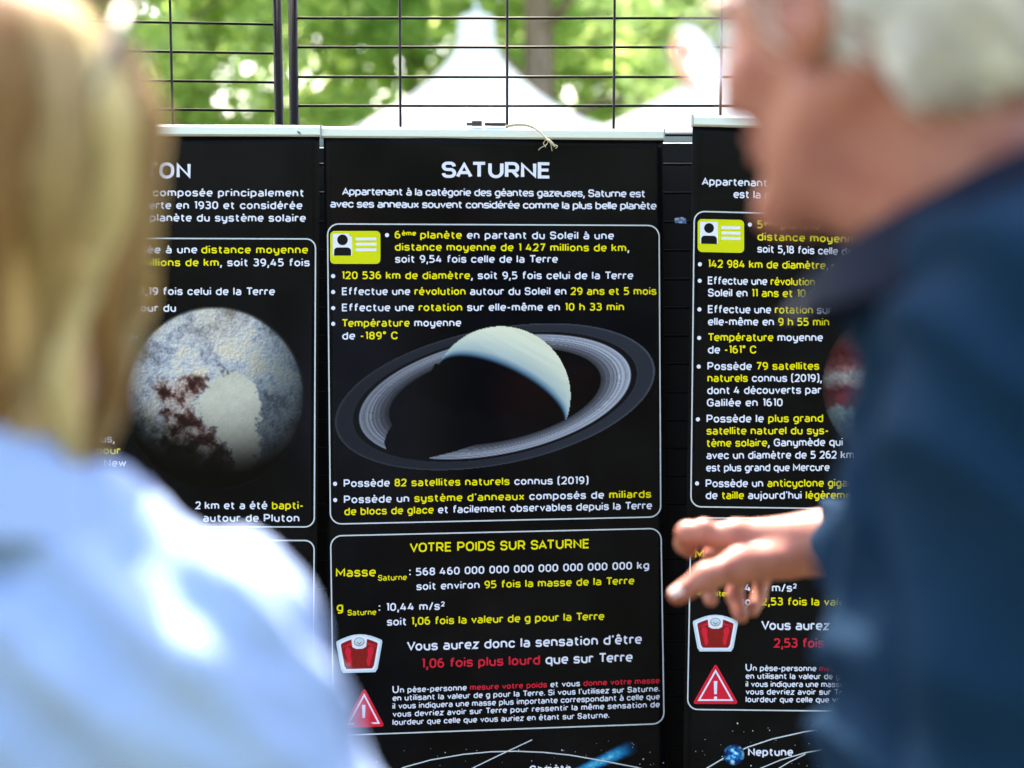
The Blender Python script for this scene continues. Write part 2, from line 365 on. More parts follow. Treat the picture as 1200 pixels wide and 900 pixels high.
# ------------------------------------------------------------------ banners
class Banner:
    def __init__(s, name_label, pxl, pxr, Yl, Yr, top, seed, group):
        """pxl/pxr: [(px,py),(px,py)] points on the left/right sheet edge; Yl,Yr distance of the edges"""
        s.Xl = (pxl[0][0]-600)/FPX*Yl; s.Xr = (pxr[0][0]-600)/FPX*Yr; s.Yl, s.Yr = Yl, Yr; s.sd = seed
        s.root = empty('exhibition_banner', ((s.Xl+s.Xr)/2, (Yl+Yr)/2, 0)); tag(s.root, name_label, 'banner', group)
        e = []
        for side in (pxl, pxr):
            a = s.map(np.array(side, float)); k = (a[1]-a[0])/(a[1][2]-a[0][2]); e.append((a[0], k))
        ztop = s.map(np.array([[pxl[0][0], top[0]], [pxr[0][0], top[1]]], float))[:, 2]; s.ztop = ztop; s.e = e
        nr, nc = 70, 40; V = []
        for i in range(nr+1):
            for j in range(nc+1):
                u = j/nc; v = i/nr; z = (ztop[0]*(1-u)+ztop[1]*u)*(1-v)+.10*v
                xl = e[0][0][0]+e[0][1][0]*(z-e[0][0][2]); xr = e[1][0][0]+e[1][1][0]*(z-e[1][0][2])
                x = xl*(1-u)+xr*u; V.append((x, s.Y(x, z), z))
        V = np.array(V); n = len(V); V2 = V+[0, .0008, 0]
        i = np.arange(nr)[:, None]*(nc+1); j = np.arange(nc)[None]; a = (i+j).ravel()
        Q = np.stack([a, a+nc+1, a+nc+2, a+1], 1); Q2 = Q[:, ::-1]+n
        ring = list(range(nc+1))+[(nc+1)*r+nc for r in range(1, nr+1)]+[(nc+1)*nr+c for c in range(nc-1, -1, -1)]+[(nc+1)*r for r in range(nr-1, 0, -1)]
        S = [[ring[q], ring[(q+1) % len(ring)], ring[(q+1) % len(ring)]+n, ring[q]+n] for q in range(len(ring))]
        s.sheet = part('print_sheet', mesh_np('print_sheet', np.vstack([V, V2]), np.vstack([Q, Q2, S]), [M['sheet'], M['rear']], [0]*len(Q)+[1]*(len(Q2)+len(S))), s.root)
    def Y(s, x, z):
        u = (x-s.Xl)/(s.Xr-s.Xl); k = s.sd
        return s.Yl+(s.Yr-s.Yl)*u + 0.0042*np.sin(2.3*u*math.pi+k+z*1.1) + .0024*np.sin(z*5.2+k*2+u*2.) + .0012*np.cos(5.*u+3*z+k)
    def map(s, px, lift=0):
        px = np.asarray(px, float); d = rays(px[:, 0], px[:, 1]); Y = np.full(len(px), (s.Yl+s.Yr)/2)
        for _ in range(5):
            p = d*(Y/d[:, 1])[:, None]; Y = s.Y(p[:, 0], p[:, 2]+CAMZ)
        Y = Y-lift
        return d*(Y/d[:, 1])[:, None]+[0, 0, CAMZ]
    def put(s, name, pr, mats=None, base=.0003):
        V = np.vstack(pr.V); W = s.map(V[:, :2], base+V[:, 2]); F = []; mi = []
        if pr.Q: F.append(np.vstack(pr.Q)); mi += pr.qm
        if pr.T: F.append(np.vstack(pr.T)); mi += pr.tm
        o = link(name, mesh_np(name, W, F, mats or [M['white'], M['yellow'], M['red']], mi, False), s.sheet)
        return o
    def art(s, name, x0, y0, x1, y1, step, fn, base=.0002):
        xs = np.arange(x0, x1+step/2, step); ys = np.arange(y0, y1+step/2, step)
        Xg, Yg = np.meshgrid(xs, ys); rgb, al = fn(Xg, Yg)
        ny, nx = Xg.shape; W = s.map(np.stack([Xg.ravel(), Yg.ravel()], 1), base)
        i = np.arange(ny-1)[:, None]*nx; j = np.arange(nx-1)[None]; a = (i+j).ravel()
        A = al.ravel(); keep = (A[a] > 0) | (A[a+1] > 0) | (A[a+nx] > 0) | (A[a+nx+1] > 0)
        a = a[keep]; Q = np.stack([a, a+nx, a+nx+1, a+1], 1)
        used = np.unique(Q); mp = -np.ones(nx*ny, int); mp[used] = np.arange(len(used))
        bgc = np.array([.06, .06, .066])
        c = lin(rgb.reshape(-1, 3)*A[:, None]+bgc*(1-A[:, None]))
        return link(name, mesh_np(name, W[used], mp[Q], [M['art']], None, False, color=c[used]*ALB), s.sheet)
    def rail(s, px0, px1, y0, y1, hpx, m='alu', over=2, name='top_rail'):
        """aluminium clamp rail along the top, px positions of its ends and of its lower edge"""
        a = s.map(np.array([[px0, y0], [px1, y1]], float)); hh = hpx/FPX*2.5
        mb = MB(); d = a[1]-a[0]; L = np.linalg.norm(d); d /= L
        prof = [(.012, 0), (-.006, 0), (-.010, .003), (-.010, hh-.004), (-.006, hh), (.012, hh)]
        V = []
        for t in (0, L):
            for (yy, zz) in prof: V.append(a[0]+d*t+np.array([-d[1]*0, yy, zz]))
        n = len(prof); Q = [[q, (q+1) % n, n+(q+1) % n, n+q] for q in range(n)]
        mb.add(V, Q, [[0, q, q+1] for q in range(1, n-1)]+[[n, n+q+1, n+q] for q in range(1, n-1)])
        # groove line along the face
        o = part(name, mb.build(name, M[m], False), s.root)
        for t, sg in ((0, -1), (L, 1)):
            cb = MB(); c = a[0]+d*t; cb.box(c+np.array([sg*.0012, .001, hh/2]), (.0012, .0115, hh/2+.0006)); part('end_cap', cb.build('end_cap', M['alu_grey'], False), s.root)
        return o
    def base(s):
        mb = MB(); xm = (s.Xl+s.Xr)/2; ym = (s.Yl+s.Yr)/2; rot = math.atan2(s.Yr-s.Yl, s.Xr-s.Xl)
        mb.box((xm, ym+.01, .065), ((s.Xr-s.Xl)/2+.01, .045, .04), rot); part('base_cassette', mb.build('base_cassette', M['alu'], False), s.root)
        for q in (-.2, .2):
            f = MB(); f.box((xm+q, ym+.01, .012), (.012, .15, .012), rot); part('foot', f.build('foot', M['alu_grey'], False), s.root)

def fbm(X, Y, sc, seed, oct=5):
    r = np.random.default_rng(seed); out = 0; amp = 1; tot = 0
    for o in range(oct):
        L = r.random((64, 64)); x = X*sc*2**o+r.random()*50; y = Y*sc*2**o+r.random()*50
        xi = np.floor(x).astype(int); yi = np.floor(y).astype(int); fx = x-xi; fy = y-yi; fx = fx*fx*(3-2*fx); fy = fy*fy*(3-2*fy)
        q = lambda a, b: L[(xi+a) % 64, (yi+b) % 64]
        out = out+amp*((q(0, 0)*(1-fx)+q(1, 0)*fx)*(1-fy)+(q(0, 1)*(1-fx)+q(1, 1)*fx)*fy); tot += amp; amp *= .55
    return out/tot
def inpoly(X, Y, poly):
    poly = np.array(poly, float); ins = np.zeros(X.shape, bool); n = len(poly)
    for i in range(n):
        x0, y0 = poly[i]; x1, y1 = poly[(i+1) % n]
        c = ((y0 > Y) != (y1 > Y)) & (X < (x1-x0)*(Y-y0)/(y1-y0+1e-12)+x0); ins ^= c
    return ins
def sstep(a, b, x):
    t = np.clip((x-a)/(b-a), 0, 1); return t*t*(3-2*t)
def ramp(t, stops):
    ts = [q[0] for q in stops]; return np.stack([np.interp(t, ts, [q[1][k]/255 for q in stops]) for k in range(3)], -1)

def soft(m, k=1):
    m = m.astype(float)
    for _ in range(k):
        p = np.pad(m, 1, mode='edge'); m = (p[:-2, 1:-1]+p[2:, 1:-1]+p[1:-1, :-2]+p[1:-1, 2:]+2*m)/6
    return m
def saturn_fn(X, Y):
    rgb = np.full(X.shape+(3,), .045); al = np.zeros(X.shape)
    dx, dy = X-580, Y-465; Sxx, Sxy, Syy = 187.5**2, -5625., 86.**2; D = Sxx*Syy-Sxy**2
    rho = np.sqrt((Syy*dx*dx-2*Sxy*dx*dy+Sxx*dy*dy)/D)
    fine = fbm(rho*900, rho*0, .12, 3, 4); f2 = fbm(rho*2600, rho*0+3, .12, 5, 3)
    ring = ramp(rho, [(.66, (30, 31, 36)), (.672, (70, 72, 82)), (.715, (78, 80, 92)), (.735, (126, 130, 148)), (.80, (150, 154, 172)), (.848, (142, 146, 166)), (.853, (16, 16, 20)), (.886, (16, 16, 20)), (.890, (52, 57, 72)), (.90, (42, 46, 58)), (.985, (44, 48, 60)), (.993, (78, 84, 98)), (1., (60, 64, 78))])
    k = 1+(fine-.5)*.9*((rho > .67) & (rho < .85))+(f2-.5)*.5*(rho < .85)
    ring = ring*k[..., None]*(.86+.20*np.clip(dx/190, -1, 1))[..., None]
    on = (rho > .662) & (rho <= 1.)
    zp = lambda pts: [(370+a/2.857, 380+b/2.857) for a, b in pts]
    sh = inpoly(X, Y, zp([(400, 130), (330, 260), (262, 328), (238, 365), (229, 395), (236, 420), (262, 438), (300, 449), (345, 451), (380, 448), (470, 425), (560, 395), (640, 382), (600, 200)]))
    a_ring = np.where(on & ~sh, 1., 0.)
    ex, ey = X-587, Y-464; r = np.sqrt(ex*ex+ey*ey)/81.5; disc = r <= 1
    n = np.array([.44, -.9]); n /= np.linalg.norm(n); v = (ex*n[0]+ey*n[1])/81.5; wz = np.sqrt(np.clip(1-r*r, 0, 1))
    be = math.radians(23.6); lam = v*math.cos(be)-wz*math.sin(be)
    band = fbm(v*40+ex*.02, ex*.03, .35, 9, 4)
    pc = ramp(lam, [(0, (14, 20, 30)), (.02, (36, 64, 90)), (.06, (96, 128, 152)), (.14, (168, 184, 190)), (.38, (202, 209, 200)), (.7, (220, 222, 204)), (.95, (232, 230, 208))])*(1+(band-.5)*.10)[..., None]
    front = (ey*1.0+ex*.16) > 0
    rgb[...] = .06
    lit = disc & (lam > 0)
    rgb = np.where((a_ring > 0)[..., None], ring, rgb)
    behind = disc & ~(front & (a_ring > 0))
    rgb = np.where(behind[..., None], np.where(lit[..., None], pc, .055), rgb)
    al = np.where(behind, lit*1., a_ring)
    return np.clip(rgb, 0, 1), al
def pluto_fn(X, Y):
    ex, ey = (X-251.5)/106, (Y-466)/107; r = np.sqrt(ex*ex+ey*ey); al = (r <= 1)*1.
    zx, zy = (X-120)*3.461, (Y-380)*3.461
    n1 = fbm(X, Y, .035, 11, 6); n2 = fbm(X, Y, .16, 12, 4); n3 = fbm(X, Y, .45, 14, 3)
    wx, wy = zx+(n2-.5)*70+(n3-.5)*26, zy+(fbm(X, Y, .16, 19, 4)-.5)*70+(fbm(X, Y, .45, 20, 3)-.5)*26
    base = ramp((n1-.5)*1.0+.5+(n2-.5)*.45+(n3-.5)*.35, [(.2, (100, 96, 100)), (.42, (156, 162, 178)), (.6, (192, 194, 200)), (.8, (208, 196, 180))])
    yel = np.exp(-(((zx-480)/130)**2+((zy+10)/110)**2)); base = base*(1-.35*yel[..., None])+.35*yel[..., None]*np.array([.82, .74, .62])
    right = sstep(560, 800, zx+zy*.35); base = base*(1-right[..., None]*.45)*np.array([1, 1, 1])+right[..., None]*np.array([.03, .055, .07])
    heart = inpoly(wx, wy, [(430, 235), (500, 185), (560, 195), (615, 255), (640, 300), (628, 420), (640, 500), (610, 600), (540, 600), (520, 500), (450, 430), (385, 385), (380, 330)])
    hc = np.array([.75, .74, .70])*(1+(n2-.5)*.10)[..., None]; hc = hc*(1-.28*sstep(380, 640, zy)[..., None])
    dark = inpoly(wx, wy, [(210, 235), (290, 225), (345, 210), (375, 200), (430, 225), (380, 300), (372, 380), (440, 440), (510, 510), (540, 600), (430, 720), (250, 700), (180, 560), (260, 420), (220, 300)])
    d2 = fbm(X, Y, .09, 15, 4) ; dc = ramp(d2+n3*.25, [(.42, (44, 24, 24)), (.58, (84, 54, 52)), (.70, (150, 128, 124)), (.84, (184, 174, 172))])
    ds = soft(dark, 7)[..., None]; hs_ = soft(heart, 1)[..., None]; rgb = dc*ds+base*(1-ds); rgb = hc*hs_+rgb*(1-hs_)
    cr = (fbm(X, Y, .42, 17, 4)-fbm(X+.8, Y+.8, .42, 17, 4))
    rgb = rgb*(1+np.where(heart, .12, .55)*cr)[..., None]
    # picture's own shading: lit from the upper left, night towards the lower left edge
    wz = np.sqrt(np.clip(1-r*r, 0, 1)); lam = np.clip(-ey*.56+ex*.02+wz*.72+.12, 0, 1)
    low = sstep(250, 450, zy-zx*.36+(n2-.5)*150)*(~heart)
    lo2 = sstep(470, 700, zy-abs(zx-500)*.1)
    rgb = rgb*(np.clip(lam*1.22, 0, 1)**.8)[..., None]*(1-.9*low)[..., None]*(1-.75*lo2)[..., None]
    edge = sstep(1, .96, r); rgb = rgb*(.25+.75*edge)[..., None]
    return np.clip(rgb, 0, 1), al
def jupiter_fn(X, Y):
    ex, ey = (X-1058)/94, (Y-452)/94; r = np.sqrt(ex*ex+ey*ey); al = (r <= 1)*1.
    t = ey*94+452+(fbm(X, Y, .09, 21, 4)-.5)*16
    rgb = ramp(t, [(360, (70, 60, 62)), (392, (90, 74, 76)), (404, (120, 60, 62)), (418, (96, 34, 40)), (430, (150, 100, 102)), (440, (176, 172, 178)), (450, (150, 130, 138)), (458, (96, 40, 48)), (472, (110, 62, 70)), (480, (150, 170, 178)), (495, (110, 130, 142)), (520, (60, 76, 92)), (545, (30, 34, 44))])
    rgb = rgb*(1+(fbm(X, Y, .3, 22, 3)-.5)*.5)[..., None]
    spot = ((X-988)/8)**2+((Y-468)/7)**2 < 1; rgb = np.where(spot[..., None], np.array([.52, .22, .24]), rgb)
    return np.clip(rgb*(.35+.65*np.sqrt(np.clip(1-r*r, 0, 1)))[..., None], 0, 1), al
def neptune_fn(X, Y):
    r = np.sqrt((X-860)**2+(Y-884.5)**2)/12.3; n = fbm(X, Y, .22, 31, 4)
    rgb = ramp(n, [(.3, (10, 40, 90)), (.5, (25, 95, 165)), (.62, (90, 175, 220)), (.75, (200, 225, 235))])
    return np.clip(rgb*(.45+.7*np.sqrt(np.clip(1-r*r, 0, 1)))[..., None], 0, 1), (r <= 1)*1.
def comet_fn(X, Y):
    a = np.array([676, 905.]); b = np.array([746, 873.]); d = b-a; L = np.linalg.norm(d); d /= L
    t = ((X-a[0])*d[0]+(Y-a[1])*d[1])/L; v = abs(-(X-a[0])*d[1]+(Y-a[1])*d[0]); wd = 6+4*np.clip(t, 0, 1)
    f = np.clip(1-(v/wd)**2, 0, 1)*sstep(1.05, .6, t)*(t > -.2)*(.8+.5*(fbm(X-Y*1.8, (X*.5+Y), .3, 41, 3)-.5))
    return ramp(f, [(0, (12, 12, 16)), (.3, (10, 70, 120)), (.7, (30, 150, 205)), (1, (170, 220, 240))]), (f > .03)*1.

def id_card(b, x0, y0, x1, y1, sk=0):
    W_, H_ = x1-x0, y1-y0; q = lambda u, v: (x0+u*W_, y0+v*H_+sk*u)
    p = Print(); p.poly(rounded([q(0, 0), q(1, 0), q(1, 1), q(0, 1)], 5), 0, 0)
    p.poly([q(.05, .08), q(.435, .08), q(.435, .75), q(.05, .75)], 1, .0001)
    c = q(.245, .27); p.dot(c[0], c[1], W_*.108, 2, .0002)
    sh = rounded([q(.075, .50), q(.415, .50), q(.415, .75), q(.075, .75)], 4.2)
    p.poly(np.vstack([sh[:14], [q(.415, .75)], [q(.075, .75)]]), 2, .0002)
    for v in (.24, .405, .57): p.path([q(.51, v), q(.92, v)], H_*.085, 1, lift=.0002)
    b.put('id_card_icon', p, [M['lime'], M['white'], M['black']])
def scale_icon(b, cx, cy, w_, h_, sl=0):
    def q(u, v): return (cx+u*w_/2, cy+v*h_/2+sl*u)
    def shape(k):
        pts = []
        for t in np.linspace(-1, 1, 9): pts.append((t*.98*k, (-.62-.38*math.cos(t*1.45))*k))
        pts += [(1.0*k, -.55*k), (.80*k, .80*k), (.70*k, 1.0*k), (-.70*k, 1.0*k), (-.80*k, .80*k), (-1.0*k, -.55*k)]
        return [q(a, c) for a, c in pts]
    p = Print(); p.poly(shape(1), 0, 0); p.poly(shape(.9), 1, .0001); p.poly(shape(.80), 2, .0002)
    p.poly([q(a, c) for a, c in ((-.36, -.93), (.36, -.93), (.30, -.34), (.14, -.24), (-.14, -.24), (-.30, -.34))], 1, .0003)
    p.poly([q(.24*math.cos(t), -.60+.24*math.sin(t)) for t in np.arange(12)*math.pi/6], 5, .00035)
    p.poly([q(.19*math.cos(t), -.62+.18*math.sin(t)) for t in np.arange(12)*math.pi/6], 0, .0004)
    p.path([q(-.10, -.60), q(0, -.48), q(.10, -.60)], .8, 3, lift=.00045)
    for sg in (-1, 1):
        ft = [(.34, .62), (.30, .40), (.36, .1), (.34, -.2), (.44, -.36), (.60, -.34), (.64, -.1), (.56, .2), (.50, .5), (.46, .72)]
        pts = [q(sg*a, c) for a, c in ft]; p.poly(pts, 4, .0003); p.path(pts, .7, 3, True, lift=.00035)
        for k_ in range(5): c = q(sg*(.36+.085*k_), -.50+.035*k_); p.dot(c[0], c[1], 1.5-.15*k_, 4, .0003+.00002*k_, n=10)
    b.put('bathroom_scale_icon', p, [M['paleblue'], M['white'], M['darkred'], M['darkred'], M['red'], M['alu_grey']])
def warn_icon(b, ap, bl, br):
    ap, bl, br = map(np.array, (ap, bl, br)); c = (ap+bl+br)/3.
    p = Print(); f = lambda k: [c+(q-c)*k for q in (ap*1., br*1., bl*1.)]
    p.poly(rounded(f(1.06), 4), 0, 0); p.path(f(.76), 1.9, 1, True, lift=.0001)
    h = bl[1]-ap[1]; p.poly([(c[0]-2.1, c[1]-h*.24), (c[0]+2.1, c[1]-h*.24), (c[0]+1.5, c[1]+h*.10), (c[0]-1.5, c[1]+h*.10)], 1, .0001)
    p.dot(c[0], c[1]+h*.20, 2.0, 1, .0001)
    b.put('warning_icon', p, [M['red'], M['white']])
def stars(b, x0, x1, y0, y1, n, seed):
    r = np.random.default_rng(seed); p = Print()
    for _ in range(n):
        s_ = r.choice([.35, .5, .7, 1.0], p=[.45, .3, .18, .07]); p.dot(x0+(x1-x0)*r.random(), y0+(y1-y0)*r.random()**.8, s_*.9, int(r.random() < .35), n=6)
    o = b.put('printed_stars', p, [M['line'], M['paleblue']]); o['kind'] = 'stuff'
GRP = 'black planet banners hung side by side on the wire grid'

# --- Saturn
B = Banner('black Saturn banner in the middle with the ringed planet picture', [(379, 165), (385.5, 870)], [(777, 165), (781.5, 880)], 2.47, 2.535, (155, 158), .4, GRP)
B.rail(378, 777, 161.5, 164.5, 12.5); B.base()
B.put('title_text', Print().line('SATURNE', 517.7, 645.8, 208.4, 209.2, 19, .32, tk0=1.1))
B.put('intro_text', Print().line('Appartenant à la catégorie des géantes gazeuses, Saturne est', 400.8, 756.3, 228.7, 231.4, 9.0, tk0=.80)
      .line('avec ses anneaux souvent considérée comme la plus belle planète', 387, 769.3, 243.2, 245.6, 9.0, tk0=.80))
B.put('bullet_text', Print().dot(453.5, 275.5, 2.4).line([('6', 'y'), ('ème', 'y', .62, .62), (' planète', 'y'), (' en partant du Soleil à une', 'w')], 462.5, 719.3, 279.6, 280.6, 9.1)
      .line([('distance moyenne de 1 427 millions de km', 'y'), (',', 'w')], 462.7, 737.5, 293.8, 294.8, 9.1)
      .line('soit 9,54 fois celle de la Terre', 463, 653.6, 308, 308, 9.1))
B.put('bullet_text', Print().dot(390.4, 323.6, 2.4).line([('120 536 km de diamètre', 'y'), (', soit 9,5 fois celui de la Terre', 'w')], 400.3, 742, 327.1, 327.3, 9.1))
B.put('bullet_text', Print().dot(390.4, 342.2, 2.4).line([('Effectue une ', 'w'), ('révolution', 'y'), (' autour du Soleil en ', 'w'), ('29 ans et 5 mois', 'y')], 400.7, 769.2, 345.9, 345.6, 9.1))
B.put('bullet_text', Print().dot(390.5, 361, 2.4).line([('Effectue une ', 'w'), ('rotation', 'y'), (' sur elle-même en ', 'w'), ('10 h 33 min', 'y')], 400.7, 731.3, 364.9, 364, 9.1))
B.put('bullet_text', Print().dot(390.5, 379.5, 2.4).line([('Température', 'y'), (' moyenne', 'w')], 400.4, 540.3, 383.1, 382.6, 9.1)
      .line([('de ', 'w'), ('-189° C', 'y')], 401, 466, 398, 397.6, 9.1))
B.put('bullet_text', Print().dot(392.7, 567, 2.4).line([('Possède ', 'w'), ('82 satellites naturels', 'y'), (' connus (2019)', 'w')], 402.8, 689.6, 570.9, 567.3, 9.1))
B.put('bullet_text', Print().dot(392.8, 586, 2.4).line([('Possède un ', 'w'), ("système d'anneaux", 'y'), (' composés de ', 'w'), ('miliards', 'y')], 403, 763, 589.9, 583.3, 9.1)
      .line([('de blocs de glace', 'y'), (' et facilement observables depuis la Terre', 'w')], 403.5, 764, 603.9, 596.7, 9.1))
B.put('frame_line', Print().rrect([(383.8, 262.4), (772.4, 264.2), (774.3, 605.7), (387.2, 614.2)], 13, 1.5), [M['line']])
B.put('frame_line', Print().rrect([(387.4, 628), (774.6, 619.2), (778.2, 848), (391, 862)], 13, 1.5), [M['line']])
id_card(B, 387, 270.7, 445.8, 309.2)
B.art('ringed_planet_picture', 390, 377, 770, 553, .95, saturn_fn)
B.put('heading_text', Print().line([('VOTRE POIDS SUR SATURNE', 'y')], 480, 690.8, 647.4, 642.6, 11.2))
B.put('mass_text', Print().line([('Masse', 'y')], 393.6, 440.3, 676.3, 675.4, 10.6).line([('Saturne', 'y')], 443, 476.6, 680.6, 679.8, 6.8, .27)
      .line(':', 479.5, 481.5, 674.6, 674.6, 9.5).line('568 460 000 000 000 000 000 000 000 kg', 487.4, 760.7, 674.7, 666.8, 9.1)
      .line([('soit environ ', 'w'), ('95 fois la masse de la Terre', 'y')], 488, 743.2, 691.7, 684.8, 9.1))
B.put('gravity_text', Print().line([('g', 'y')], 394.5, 402.3, 716.6, 716.5, 10.6).line([('Saturne', 'y')], 407.3, 440.7, 721.4, 720.6, 6.8, .27)
      .line(':', 443.7, 445.7, 716.4, 716.4, 9.5).line([('10,44 m/s', 'w'), ('2', 'w', .6, .68)], 452.5, 521.3, 716.2, 714.6, 9.4)
      .line([('soit ', 'w'), ('1,06 fois la valeur de g pour la Terre', 'y')], 453.5, 708, 733.4, 726.6, 9.4))
B.put('sensation_text', Print().line("Vous aurez donc la sensation d'être", 476.8, 752, 762.9, 754.4, 11.3)
      .line([('1,06 fois plus lourd', 'r'), (' que sur Terre', 'w')], 494, 741.2, 783.2, 775.4, 11.3))
def small(b, x0, x1, rows, last, wt=.30):
    p = Print(); T = [[('U', 'w', 1.35), ('n pèse-personne ', 'w'), ('mesure votre poids', 'r'), (' et vous ', 'w'), ('donne votre masse', 'r')],
         'en utilisant la valeur de g pour la Terre. Si vous l\'utilisez sur Saturne.', 'il vous indiquera une masse plus importante correspondant à celle que',
         'vous devriez avoir sur Terre pour ressentir la même sensation de', 'lourdeur que celle que vous auriez en étant sur Saturne.']
    for k_, (t, (ya, yb)) in enumerate(zip(T, rows)):
        if b is not B and isinstance(t, str): t = t.replace('Saturne', 'Jupiter')
        p.line(t, x0, last if k_ == 4 else x1, ya, yb, 6.9 , wt)
    b.put('notice_text', p)
small(B, 460, 773, [(812.3, 800.8), (821.6, 810.4), (831, 819.6), (840.4, 828.8), (849.9, 841.4)], 714)
scale_icon(B, 421, 765.7, 54, 45, -.8)
warn_icon(B, (427, 807.5), (402, 852.5), (449.5, 850.5))
stars(B, 425, 779, 866, 960, 170, 4)
B.put('orbit_line', Print().path([(440, 915), (474, 899), (505, 890.5), (543, 884), (575, 881), (605, 880.3), (636, 881.6), (667, 884.7), (703.7, 891), (747, 899.5), (776, 907)], 1.3)
      .path([(540, 908), (555.7, 899.2), (585, 885), (623.5, 867)], 1.2), [M['line']])
B.art('comet_picture', 664, 868, 762, 920, 1.1, comet_fn)
B.put('caption_text', Print().line('Comète', 620.5, 669, 906.5, 905, 9.4, .33))

# --- Pluto
A = Banner('black Pluton banner on the left with the cratered grey globe', [(-30, 165), (-30, 870)], [(374.5, 165), (370.3, 870)], 2.455, 2.47, (152, 154), 2.1, GRP)
A.rail(-32, 376, 158.3, 160.3, 12.6); A.base()
A.put('title_text', Print().line('PLUTON', 117, 223.4, 209, 209.4, 19, .32))
A.put('intro_text', Print().line(',', 171, 172.6, 230, 230, 9.2).line('composée principalement', 179.3, 356.4, 230.1, 230.6, 9.2)
      .line('Découverte', 127, 200.5, 244.7, 245, 9.2).line('en 1930 et considérée', 206.5, 354.2, 245, 245.2, 9.2)
      .line([('9', 'w'), ('ème', 'w', .62, .62)], 146, 171.5, 259.4, 259.5, 9.2).line('planète du système solaire', 175.5, 358.2, 259.5, 260, 9.2))
A.put('bullet_text', Print().line('située à une', 146.5, 231, 297, 297, 9.2).line([('distance moyenne', 'y')], 235.8, 360.8, 297, 297.2, 9.2)
      .line([('5 901', 'y')], 129, 160.5, 312, 312, 9.2).line([('millions de km', 'y'), (', soit 39,45 fois', 'w')], 164.5, 362.8, 312, 312.2, 9.2).line('celle', 121, 149.5, 326, 326, 9.2))
A.put('bullet_text', Print().line('soit 0,19 fois celui de la Terre', 133.5, 322, 345.7, 346, 9.2))
A.put('bullet_text', Print().line('autour du', 142.5, 206.2, 365.3, 365.5, 9.2).line([('mois', 'y')], 133.5, 159.7, 380, 380, 9.2))
A.put('bullet_text', Print().line('elle-', 138, 162, 399, 399, 9.2))
A.put('bullet_text', Print().line('plus,', 108, 134.5, 518.8, 518.8, 9.2).line([('pour', 'y')], 113, 141.2, 532.4, 532.4, 9.2).line('New', 122, 148, 547, 547, 9.2))
A.put('bullet_text', Print().line('2', 229, 235.5, 596.8, 596.8, 9.2).line([('km et a été ', 'w'), ('bapti-', 'y')], 240, 355.6, 596.8, 596.8, 9.2).line('autour de Pluton', 238, 350.8, 611.6, 611.6, 9.2))
A.put('frame_line', Print().rrect([(-26, 278.6), (369.8, 280), (368.3, 617.5), (-24, 617)], 11, 1.5), [M['line']])
A.put('frame_line', Print().rrect([(-24, 633), (368.2, 633.4), (366.5, 850), (-22, 850)], 11, 1.5), [M['line']])
A.art('cratered_globe_picture', 144, 358, 359, 574, .95, pluto_fn)
stars(A, -20, 366, 868, 960, 120, 8)

# --- Jupiter
J = Banner('black Jupiter banner on the right behind the pointing hand', [(811.5, 150), (801, 890)], [(1215, 150), (1213, 890)], 2.46, 2.56, (142, 150), 4.0, GRP)
J.rail(812, 1217, 148.2, 158, 12.6); J.base()
J.put('intro_text', Print().line('Appartenant à la', 822.4, 925, 217, 219.6, 9.3).line('est la plus', 859.6, 918.5, 232, 233.4, 9.3))
J.put('bullet_text', Print().dot(878.8, 263.2, 2.4).line([('5', 'y'), ('ème', 'y', .62, .62), (' planète', 'y')], 887.4, 960.5, 267.6, 269.2, 9.4)
      .line([('distance moyenne', 'y')], 887.5, 1008, 281.8, 285, 9.4).line('soit 5,18 fois celle de', 887.5, 999, 296, 299.4, 9.2))
J.put('bullet_text', Print().dot(820.2, 309.7, 2.4).line([('142 984 km de diamètre', 'y')], 829.5, 967.3, 313.6, 315.6, 9.4).line(', soit 11,', 968.6, 1003, 315.8, 316.6, 8.9))
J.put('bullet_text', Print().dot(820, 329, 2.4).line([('Effectue une ', 'w'), ('révolution', 'y')], 829.5, 955, 333.4, 334.9, 9.4).line('autour du', 968.5-.0, 1018, 335.3, 336.2, 8.8)
      .line([('Soleil en ', 'w'), ('11 ans et 10 mois', 'y')], 829.6, 974.5, 347.6, 348.7, 9.4))
J.put('bullet_text', Print().dot(819.6, 362.5, 2.4).line([('Effectue une ', 'w'), ('rotation', 'y'), (' sur', 'w')], 829.6, 974.6, 367, 367.9, 9.4)
      .line([('elle-même en ', 'w'), ('9 h 55 min', 'y')], 829.6, 971.7, 381.4, 381.9, 9.4))
J.put('bullet_text', Print().dot(819.3, 396, 2.4).line([('Température', 'y'), (' moyenne', 'w')], 829.5, 964.2, 399.8, 400, 9.4).line([('de ', 'w'), ('-161° C', 'y')], 829.5, 886.2, 414.3, 414.3, 9.4))
J.put('bullet_text', Print().dot(818.8, 429.6, 2.4).line([('Possède ', 'w'), ('79 satellites', 'y')], 829, 960, 433.7, 433.4, 9.3).line([('naturels', 'y'), (' connus (2019),', 'w')], 829, 963.2, 447.6, 447.6, 9.3)
      .line('dont 4 découverts par', 828.7, 962.4, 462, 461.4, 9.3).line('Galilée en 1610', 828.4, 917.2, 476.4, 476.2, 9.3))
J.put('bullet_text', Print().dot(817.8, 491.4, 2.4).line([('Possède le ', 'w'), ('plus grand', 'y')], 828, 964.6, 495.3, 494.6, 9.3).line([('satellite naturel du sys-', 'y')], 828, 971, 509.5, 509, 9.3)
      .line([('tème solaire', 'y'), (', Ganymède qui', 'w')], 827.8, 987.6, 523.9, 522.5, 9.3).line('avec un diamètre de 5 262 km', 827.8, 1001, 538.1, 537.4, 9.3).line('est plus grand que Mercure', 827.5, 972, 552.6, 552, 9.1))
